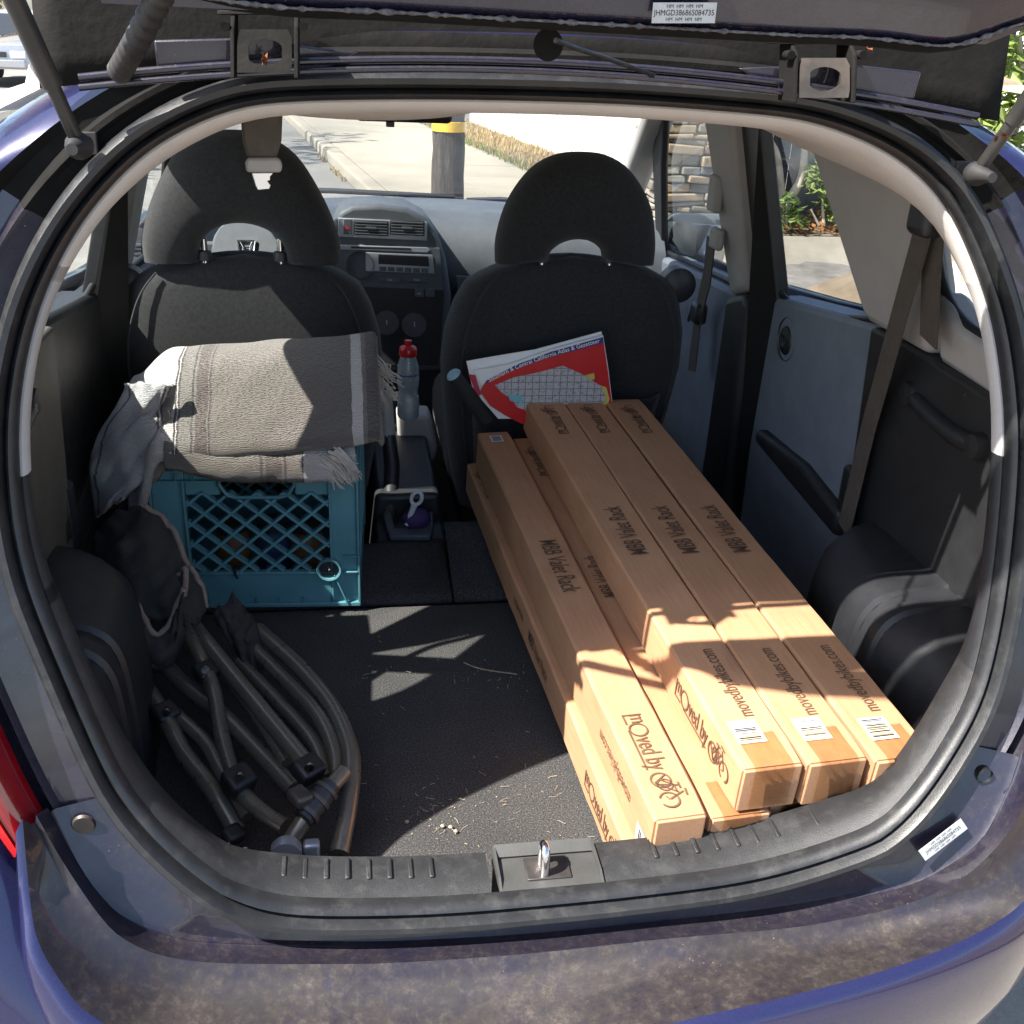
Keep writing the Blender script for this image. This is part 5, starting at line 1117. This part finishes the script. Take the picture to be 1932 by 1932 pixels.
p = onZ(920, 1265, .5517); P_ = [onZ(x, y, .552) for x, y in ((875, 1250), (900, 1260), (930, 1266), (975, 1272))]; db.tube(spline(P_, 5), .0011, 5)
for (x, y) in ((860, 1570), (768, 1552), (835, 1560), (850, 1562)):
    p = onZ(x, y, .552); db.lathe([(0, 0), (.0025, .0005), (.003, .002), (.0015, .0035), (0, .0038)], p, 8)
stuff(db.build('carpet_crumbs', straw), 'scattered straw bits and crumbs on the black cargo carpet', 'crumbs')
# ================================================================== THE STREET
def ground_mat(name, c0, c1, sc, bump=.4, crack=False):
    m, nt, b, L = newmat(name); tc = N(nt, 'ShaderNodeTexCoord')
    n = N(nt, 'ShaderNodeTexNoise', i_Scale=sc, i_Detail=8.0, i_Roughness=.7); L(tc.outputs['Object'], n.inputs['Vector'])
    n2 = N(nt, 'ShaderNodeTexNoise', i_Scale=sc*60, i_Detail=3.0); L(tc.outputs['Object'], n2.inputs['Vector'])
    ad = N(nt, 'ShaderNodeMath', operation='MULTIPLY_ADD'); L(n2.outputs['Fac'], ad.inputs[0]); ad.inputs[1].default_value = .5; L(n.outputs['Fac'], ad.inputs[2])
    r_ = ramp(nt, [(.5, c0), (.95, c1)]); L(ad.outputs[0], r_.inputs[0]); L(r_.outputs[0], b.inputs['Base Color']); b.inputs['Roughness'].default_value = .9
    bp = N(nt, 'ShaderNodeBump', i_Strength=bump, i_Distance=.01); L(n2.outputs['Fac'], bp.inputs['Height']); L(bp.outputs[0], b.inputs['Normal']); return m
asph = ground_mat('old_asphalt', (.13, .125, .115), (.22, .21, .19), 1.2); conc = ground_mat('concrete', (.235, .21, .165), (.33, .295, .235), 1.5, .25)
conc2 = ground_mat('driveway_concrete', (.19, .172, .145), (.28, .255, .215), 1.1, .3); soil = ground_mat('soil', (.12, .09, .06), (.22, .17, .12), 3)
struct(MB().add([(-250, -120, 0), (250, -120, 0), (250, 400, 0), (-250, 400, 0)], [(0, 1, 2, 3)]).build('ground', asph))
def KX(Y): return .226-.1305*(Y-10.15)                      # kerb line
def GX(Y): return KX(Y)+1.95
kd = Vector((-.1305, 1, 0)).normalized()
kerb = struct(MB().build('kerb', conc) if 0 else MB().prism([(KX(5.5), 5.5, 0), (KX(5.5)+.15, 5.5, 0), (KX(5.5)+.15, 5.5, .128), (KX(5.5)+.02, 5.5, .128), (KX(5.5), 5.5, .11)], kd*24.0).build('kerb', conc, bevel=.01))
sw = struct(MB().add([(KX(y)+a, y, .118) for y, a in ((-4, .15), (-4, 1.95), (32, 1.95), (32, .15))], [(0, 1, 2, 3)]).build('sidewalk', soil))
y = 5.6; random.seed(2); slabs = []
while y < 28:
    for (a0, a1) in ((.158, 1.04), (1.05, 1.94)):
        q = [(KX(yy)+a, yy, .10) for yy, a in ((y+.006, a0), (y+.006, a1), (y+.894, a1), (y+.894, a0))]
        MB().prism(q, (0, 0, .031+random.uniform(-.002, .002))).build('paving_slab', conc, sw, bevel=.004)
    y += .9
struct(MB().add([(KX(2.0)-.25, -3, .006), (9, -3, .006), (9, 9.5, .006), (KX(5.6)-.02, 5.6, .006)], [(0, 1, 2, 3)]).build('driveway', conc2))
ap = MB().prism([(KX(5.6), 5.55, .0), (9, 5.55, 0), (9, 5.55, .12), (KX(5.6), 5.55, .12)], (0, 3.2, 0))
struct(MB().prism([(KX(4.2)+1.96, 4.2, .0), (9, 4.2, .0), (9, 9.2, .0), (KX(9.2)+1.96, 9.2, .0)], (0, 0, .124)).build('forecourt', conc2))
# flagstones let into the forecourt
flag = pm('flagstone', (.15, .14, .13), .85, .3, 6, bump=.5, bscale=60); random.seed(8)
pv = struct(MB().add([(2.9, 4.9, .127), (4.4, 4.9, .127), (4.6, 7.0, .127), (2.7, 7.0, .127)], [(0, 1, 2, 3)]).build('paving_bed', conc2))
for k in range(18):
    px, py = 1490+(k % 5)*40+random.uniform(-8, 8), 512+(k//5)*26+random.uniform(-5, 5)
    c = onZ(px, py, .14); r_ = random.uniform(.15, .26)
    pts = [Vector((c.x+r_*random.uniform(.75, 1.1)*math.cos(R(a)), c.y+r_*random.uniform(.75, 1.1)*math.sin(R(a)), .126)) for a in range(0, 360, 52)]
    MB().prism(pts, (0, 0, .010+.0012*k)).build('flagstone', flag, pv, bevel=.004)
# dry grass verge
gr = struct(MB().add([(GX(y_)+a, y_, .121) for y_, a in ((9.6, 0), (9.6, .9), (18, .9), (18, 0))], [(0, 1, 2, 3)]).build('verge', soil))
def leafm(name, c, tr=.35):
    m, nt, b, L = newmat(name); oi = N(nt, 'ShaderNodeTexCoord'); n = N(nt, 'ShaderNodeTexNoise', i_Scale=9.0, i_Detail=3.0); L(oi.outputs['Object'], n.inputs['Vector'])
    r_ = ramp(nt, [(.3, [x*.55 for x in c]), (.7, [min(1, x*1.35) for x in c])]); L(n.outputs['Fac'], r_.inputs[0]); L(r_.outputs[0], b.inputs['Base Color']); b.inputs['Roughness'].default_value = .55
    tb = N(nt, 'ShaderNodeBsdfTranslucent'); L(r_.outputs[0], tb.inputs[0]); mx = N(nt, 'ShaderNodeMixShader'); mx.inputs[0].default_value = tr
    o = nt.nodes['Material Output']; L(b.outputs[0], mx.inputs[1]); L(tb.outputs[0], mx.inputs[2]); L(mx.outputs[0], o.inputs[0]); return m
straw2 = leafm('dry_grass', (.36, .26, .11), .2); green = leafm('leaf_green', (.10, .17, .035)); green2 = leafm('leaf_light', (.20, .27, .06)); dgreen = leafm('leaf_dark', (.05, .09, .025)); purp = leafm('blossom', (.17, .10, .20))
def blades(n, reg, h0, h1, seed, name, mat, lab, cat):
    random.seed(seed); m = MB()
    for k in range(n):
        p = reg(); h = random.uniform(h0, h1); a = random.uniform(0, 6.28); d = Vector((math.cos(a), math.sin(a), 0)); e = d*h*random.uniform(.2, .9); w_ = Vector((-d.y, d.x, 0))*.006
        m.add([p-w_, p+w_, p+e+Vector((0, 0, h))], [(0, 1, 2)])
    return stuff(m.build(name, mat), lab, cat)
def vreg():
    y_ = random.uniform(9.8, 17.8); return Vector((GX(y_)+random.uniform(-.06, .85)**1, y_, .122))
blades(5200, vreg, .02, .09, 1, 'dry_grass', straw2, 'dry straw coloured grass along the foot of the white fence', 'grass')
blades(900, lambda: (lambda y_: Vector((GX(y_)+random.uniform(-.08, .15), y_, .122)))(random.uniform(9.8, 17.8)), .03, .10, 2, 'green_weeds', green, 'green weeds edging the sidewalk below the white fence', 'weeds')
blades(160, lambda: (lambda y_: Vector((KX(y_)-random.uniform(0, .06), y_, .0)))(random.choice((11.6, 12.1, 13.2))+random.uniform(-.3, .3)), .02, .06, 6, 'gutter_weeds', straw2, 'dry weeds in the gutter along the kerb', 'weeds')
# white board fence
wh = pm('white_fence_paint', (.70, .69, .66), .6, .05, 5, bump=.2, bscale=60)
fe = thing('white_fence', 'white painted board fence behind the dry grass', 'fence', (GX(13)+.85, 13, .12)); random.seed(9)
y = 9.9
while y < 17.6:
    x = GX(y)+.86; MB().box((x+random.uniform(-.004, .004), y, 1.02), (.022, .112, 1.80), Matrix.Rotation(.13, 3, 'Z')).build('board', wh, fe, bevel=.003); y += .12
for z in (.45, 1.5): MB().bar((GX(9.85)+.89, 9.85, z), (GX(17.6)+.89, 17.6, z), .04, .09).build('rail', wh, fe)
# utility pole with the yellow band
def pole_mat():
    m, nt, b, L = newmat('pole_wood'); tc = N(nt, 'ShaderNodeTexCoord'); mp = N(nt, 'ShaderNodeMapping'); mp.inputs['Scale'].default_value = (1, 1, .12); L(tc.outputs['Object'], mp.inputs[0])
    n = N(nt, 'ShaderNodeTexNoise', i_Scale=45, i_Detail=8.0, i_Roughness=.75); L(mp.outputs[0], n.inputs['Vector']); n2 = N(nt, 'ShaderNodeTexNoise', i_Scale=14, i_Detail=6.0); L(tc.outputs['Object'], n2.inputs['Vector'])
    r_ = ramp(nt, [(.35, (.022, .016, .013)), (.5, (.075, .058, .047)), (.72, (.17, .145, .12))]); L(n.outputs['Fac'], r_.inputs[0])
    mx = N(nt, 'ShaderNodeMix', data_type='RGBA', blend_type='MULTIPLY'); mx.inputs['Factor'].default_value = .6; L(r_.outputs[0], mx.inputs['A']); L(n2.outputs['Fac'], mx.inputs['B']); L(mx.outputs['Result'], b.inputs['Base Color']); b.inputs['Roughness'].default_value = .9
    bp = N(nt, 'ShaderNodeBump', i_Strength=1.0, i_Distance=.02); L(n.outputs['Fac'], bp.inputs['Height']); L(bp.outputs[0], b.inputs['Normal']); return m
PX, PY = (onY(846, 300, 9.2)).x, 9.2
po = thing('utility_pole', 'dark weathered wooden utility pole with a yellow band on the sidewalk', 'pole', (PX, PY, .13)); random.seed(3)
rows = []
for k in range(60):
    z = .13+k*.11; rows.append([(PX+(.138-.006*z)*math.cos(a)*(1+.05*random.uniform(-1, 1)), PY+(.138-.006*z)*math.sin(a)*(1+.05*random.uniform(-1, 1)), z) for a in [2*math.pi*j/22 for j in range(22)]])
MB().grid(rows, cu=True, cap=True).build('pole_shaft', pole_mat(), po, smooth=40)
yb = pm('yellow_band', (.78, .47, .02), .35, .12, 20, coat=.3); zb_ = onY(843, 240, PY-.13).z
MB().lathe([(.139, -.040), (.144, -.038), (.144, .038), (.139, .040)], (PX, PY, zb_), 32, cap=False).build('reflective_band', yb, po, smooth=40)
# stone gate pillar
stm = [pm('pillar_stone_%s' % s_, c, .9, .3, 9, bump=.8, bscale=40) for s_, c in (('grey', (.16, .148, .125)), ('tan', (.23, .175, .115)), ('dark', (.09, .083, .07)), ('pale', (.26, .235, .19)))]
sa = onZ(1243, 434, .124); sb = onZ(1347, 434, .124)
gp = thing('stone_pillar', 'stacked flat stone gate pillar at the edge of the forecourt', 'pillar', (sa+sb)/2); random.seed(14)
MB().box(((sa.x+sb.x)/2+.03, sa.y+.26, 1.25), (.52, .46, 2.3)).build('mortar_core', soil, gp)
z = .124
while z < 2.4:
    h = random.uniform(.03, .085); x = sa.x-random.uniform(0, .05); e = sb.x+.12
    while x < e:
        w_ = min(random.uniform(.10, .36), e-x+.03)
        if w_ < .08: break
        d_ = random.uniform(.10, .15); MB().box((x+w_/2, sa.y+random.uniform(.0, .035), z+h/2), (w_-.010, d_, h-.008), Matrix.Rotation(random.uniform(-.09, .09), 3, 'Y') @ Matrix.Rotation(random.uniform(-.12, .12), 3, 'Z')).build('stone', random.choice(stm+stm[:2]), gp, bevel=.010, seg=2)
        x += w_
    yy = sa.y+.06
    while yy < sa.y+.45:
        w_ = random.uniform(.14, .25); MB().box((sa.x+random.uniform(-.02, .02), yy+w_/2, z+h/2), (.12, w_-.01, h-.008), Matrix.Rotation(random.uniform(-.05, .05), 3, 'X')).build('stone', random.choice(stm), gp, bevel=.010, seg=2); yy += w_
    z += h
# dark board fence behind the planting
dkf = pm('dark_fence_stain', (.028, .034, .033), .75, .35, 6, bump=.4, bscale=80)
df = thing('dark_fence', 'dark stained board fence behind the shrubs', 'fence', (5.2, 8.95, .12)); random.seed(5)
for k in range(26): MB().box((3.1+k*.20, 8.95+.012*(k % 2), 1.15), (.195, .02, 2.1)).build('board', dkf, df, bevel=.003)
# planting bed with leaf litter, pale bare trunk, shrubs
struct(MB().add([(3.3, 7.9, .130), (7.5, 7.9, .130), (7.5, 8.95, .130), (3.3, 8.95, .130)], [(0, 1, 2, 3)]).build('planting_bed', soil))
random.seed(6); m = MB(); litter = leafm('leaf_litter', (.32, .14, .05), .2)
for k in range(1500):
    p = Vector((random.uniform(3.3, 6.5), random.uniform(7.9, 8.9), .134+random.random()*.07)); a = Vector((random.uniform(-1, 1), random.uniform(-1, 1), random.uniform(-.5, .5))).normalized()*.035; b = a.cross(Vector((random.uniform(-.3, .3), .2, 1))).normalized()*.016
    m.add([p-a, p+b, p+a, p-b], [(0, 1, 2, 3)])
stuff(m.build('leaf_litter', litter), 'fallen orange brown leaves along the planting bed', 'leaves')
bark = pm('pale_bark', (.40, .35, .29), .85, .3, 12, bump=.6, bscale=60)
def leaves(m, c, rad, n, L_, squash=1.0, up_=.2):
    for k in range(n):
        d = Vector((random.gauss(0, 1), random.gauss(0, 1), random.gauss(0, 1))).normalized()*(random.random()**.4); p = c+Vector((d.x*rad, d.y*rad, d.z*rad*squash)); l = L_*random.uniform(.6, 1.25)
        a = Vector((random.uniform(-1, 1), random.uniform(-1, 1), random.uniform(-.8, .5))).normalized(); b = a.cross(Vector((random.uniform(-.6, .6), random.uniform(-.6, .6), 1))).normalized(); n_ = a.cross(b)*l*.12
        m.add([p, p+a*l*.35+b*l*.26+n_, p+a*l, p+a*l*.35-b*l*.26+n_], [(0, 1, 2), (0, 2, 3)])
def plant(name, lab, cat, base, stems, clumps, mat, L_, seed, bm_=None, grp=None):
    t = thing(name, lab, cat, base, None, grp); random.seed(seed); s_ = MB()
    for P_, r_ in stems: s_.tube(spline(P_, 5), [lerp(r_, r_*.35, k/(5*(len(P_)-1))) for k in range(5*(len(P_)-1)+1)], 8)
    s_.build('trunk', bm_ or bark, t, smooth=60)
    m = MB()
    for c, rad, n, sq in clumps: leaves(m, Vector(c), rad, n, L_, sq)
    m.build('crown', mat, t); return t
Yp = 8.25
tr = [onY(1478, 400, Yp), onY(1492, 372, Yp), onY(1512, 335, Yp), onY(1518, 280, Yp), onY(1516, 235, Yp), onY(1535, 150, Yp)]
plant('small_tree', 'small tree with a pale curved bare trunk before the dark fence', 'tree', tr[0]-Vector((0, 0, .1)), [([tr[0]-Vector((.03, 0, .12))]+tr, .05), ([onY(1462, 245, Yp), onY(1455, 265, Yp), onY(1468, 300, Yp), onY(1478, 400, Yp)][::-1], .035)], [((tr[-1].x, Yp, 2.4), .8, 500, .6)], green, .10, 31)
plant('leafy_shrub', 'light green leafy shrub beside the pale bare trunk', 'shrub', onY(1550, 420, 8.1), [([onY(1555, 425, 8.1), onY(1552, 380, 8.1), onY(1560, 330, 8.1)], .015), ([onY(1545, 425, 8.1), onY(1530, 395, 8.1)], .012)], [(onY(1565, 340, 8.1), .17, 90, 1), (onY(1545, 330, 8.1), .13, 50, 1), (onY(1570, 375, 8.1), .15, 60, 1), (onY(1590, 400, 8.1), .15, 50, 1)], green2, .10, 32)
plant('low_shrub', 'small green shrub at the foot of the bare trunk by the window edge', 'shrub', onY(1482, 420, 8.0), [([onY(1484, 425, 8.0), onY(1484, 385, 8.0)], .012)], [(onY(1484, 385, 8.0), .12, 60, 1), (onY(1500, 410, 8.0), .13, 50, .6)], green, .08, 33)
plant('blossom_shrub', 'thin shrub with dusky purple blossom against the dark fence', 'shrub', onY(1462, 420, 8.4), [([onY(1458, 425, 8.4), onY(1460, 350, 8.4), onY(1475, 300, 8.4), onY(1500, 320, 8.4)], .010)], [(onY(1460, 295, 8.4), .11, 70, 1), (onY(1475, 310, 8.4), .09, 40, 1), (onY(1458, 330, 8.4), .08, 40, 1)], purp, .045, 34)
# boulders seen through the quarter window
random.seed(40); bo = [pm('boulder_tan', (.34, .27, .19), .9, .3, 5, bump=.8, bscale=30), pm('boulder_pale', (.42, .38, .32), .9, .3, 5, bump=.8, bscale=30)]
for i, (px, py, r_, lab) in enumerate(((1822, 480, .30, 'tan boulder, uppermost of the heap seen through the quarter window'), (1800, 545, .27, 'pale boulder low on the left of the heap behind the quarter window'), (1850, 560, .26, 'tan boulder low on the right of the heap behind the quarter window'), (1826, 590, .22, 'small pale boulder at the foot of the heap behind the quarter window'))):
    c = onY(px, py, 4.6-.12*i); m = MB(); rows = []
    for a_ in range(9):
        u = a_/8*math.pi; rows.append([c+Vector((r_*math.sin(u)*math.cos(v)*random.uniform(.85, 1.1), r_*math.sin(u)*math.sin(v)*random.uniform(.85, 1.1), r_*.65*math.cos(u)*random.uniform(.85, 1.1))) for v in [2*math.pi*j/12 for j in range(12)]])
    tag(m.grid(rows, cu=True).build('boulder', bo[i % 2], smooth=45), lab, 'boulder', 'boulders heaped beside the forecourt')
struct(MB().lathe([(1.5, 0), (1.2, .25), (.7, .5), (.2, .62)], (3.45, 4.75, .0), 20).build('earth_mound', soil, smooth=60))
# leafy bush at the top right, with a brown post in it
bc = onY(1885, 150, 4.6)
plant('garden_bush', 'tall bush of pale green glossy leaves beyond the raised hatch', 'bush', (bc.x, 4.7, .1), [([Vector((bc.x+.2, 4.75, .1)), Vector((bc.x+.15, 4.7, .8)), onY(1870, 190, 4.65), onY(1830, 150, 4.6)], .03), ([Vector((bc.x+.2, 4.75, .5)), onY(1920, 230, 4.7), onY(1925, 60, 4.7)], .02)], [(onY(1850, 100, 4.6), .16, 130, 1), (onY(1905, 60, 4.7), .20, 150, 1), (onY(1850, 225, 4.6), .18, 170, .8), (onY(1910, 220, 4.6), .20, 190, .9), (onY(1945, 140, 4.8), .22, 160, 1), (onY(1870, 0, 4.9), .25, 160, 1), (onY(1930, 320, 4.7), .25, 200, 1)], green2, .085, 41)
pst = pm('brown_post', (.30, .15, .07), .8, .2, 20); q = onY(1845, 208, 5.3)
tag(MB().box((q.x, 5.3, q.z/2+.03), (.15, .06, q.z+.1)).build('wooden_post', pst, bevel=.006), 'brown wooden post half hidden in the pale green bush', 'post')
wt_ = onY(1925, 60, 7.5); wl = thing('garden_wall', 'white wall glimpsed behind the pale green bush', 'wall', (wt_.x+1.2, 7.6, 0)); MB().box((wt_.x+1.9, 7.6, .95), (3.6, .2, 1.9)).build('wall_body', wh, wl); MB().box((wt_.x+1.9, 7.6, 1.93), (3.7, .28, .06)).build('coping', wh, wl)
# street trees: the hedge behind the parked car, and the tree beside the road that shades it
def bigtree(name, lab, x, y, h, r_, n, mat, seed, L_=.30, cat='tree'):
    random.seed(seed); cl = [((x+random.gauss(0, r_*.45), y+random.gauss(0, r_*.45), h*.62+random.gauss(0, h*.16)), r_*random.uniform(.35, .55), n//9, .8) for k in range(9)]
    st = [([Vector((x, y, 0)), Vector((x+.1, y, h*.3)), Vector((x, y, h*.6))], .16)]+[([Vector((x, y, h*.3)), Vector(c[0]).lerp(Vector((x, y, h*.4)), .4), Vector(c[0])], .07) for c in cl[:6]]
    return plant(name, lab, cat, (x, y, 0), st, cl, mat, L_, seed)
bigtree('street_tree', 'tree left of the road throwing streaky shade on the asphalt', -8.2, 13.0, 9.5, 2.4, 1500, green, 51, .26)
bigtree('hedge_tree', 'dense green hedge tree behind the parked car', -7.2, 34, 4.2, 2.2, 1800, green2, 52, .28)
bigtree('roadside_tree', 'dark green tree beyond the parked car at the left edge', -10.5, 36, 6, 2.6, 1500, dgreen, 53, .30)
bigtree('flowering_tree', 'pale dry tree left of the hedge behind the parked car', -9.2, 33, 3.0, 1.2, 700, straw2, 54, .2)
# parked pickup at the top left
pc = thing('parked_car', 'silver car with dark windscreen parked across the road', 'car', (-6.9, 26, 0)); pcm = pm('silver_car_paint', (.42, .43, .45), .3, .06, 30, metal=.6, coat=.6); tyre = pm('tyre', (.02, .02, .02), .8, .2, 30); hl = pm('lamp_glass', (.6, .6, .6), .15, .05, 30, coat=1); dgl = pm('dark_glass', (.03, .035, .04), .08, .1, 10)
def sec(y, w_, zs): return [(-6.9+u*w_, y, z) for u, z in zs]
rows = [sec(24.0, .82, [(-1, .35), (-1, .62), (-.9, .70), (.9, .70), (1, .62), (1, .35)]), sec(24.05, .86, [(-1, .3), (-1, .75), (-.9, .82), (.9, .82), (1, .75), (1, .3)]), sec(25.0, .88, [(-1, .25), (-1, .85), (-.9, .92), (.9, .92), (1, .85), (1, .25)]), sec(28.2, .88, [(-1, .25), (-1, .88), (-.9, .95), (.9, .95), (1, .88), (1, .25)]), sec(28.4, .84, [(-1, .35), (-1, .75), (-.9, .8), (.9, .8), (1, .75), (1, .35)])]
MB().grid(rows, cap=True).build('body', pcm, pc, bevel=.03)
rows = [sec(24.95, .80, [(-1, .9), (1, .9)]), sec(25.55, .68, [(-1, 1.40), (1, 1.40)]), sec(27.2, .68, [(-1, 1.42), (1, 1.42)]), sec(27.9, .78, [(-1, .93), (1, .93)])]
MB().grid(rows).build('cab_roof', pcm, pc, solid=.04)
MB().add([(-6.9+u*w_, y_-.035, z_) for u, w_, y_, z_ in ((-1, .74, 25.0, .95), (1, .74, 25.0, .95), (1, .64, 25.5, 1.36), (-1, .64, 25.5, 1.36))], [(0, 1, 2, 3)]).build('front_windscreen', dgl, pc)
for s_ in (-1, 1):
    MB().add([(-6.9+s_*a, y_, z_) for a, y_, z_ in ((.80, 25.05, .94), (.80, 27.8, .95), (.69, 27.2, 1.38), (.69, 25.6, 1.37))], [(0, 1, 2, 3)]).build('side_glass', dgl, pc)
    MB().box((-6.9+s_*.62, 24.0, .62), (.30, .06, .14)).build('headlight', hl, pc, bevel=.02)
    for y_ in (24.8, 27.5): MB().lathe([(0, -.1), (.22, -.1), (.31, -.08), (.32, 0), (.31, .08), (.22, .1), (0, .1)], (-6.9+s_*.80, y_, .32), 24, 'x').build('wheel', tyre, pc, smooth=40)
MB().box((-6.9, 23.98, .45), (1.5, .08, .16)).build('bumper', pcm, pc, bevel=.03)
MB().box((-6.9, 24.0, .62), (.8, .05, .10)).build('grille', dgl, pc, bevel=.01)
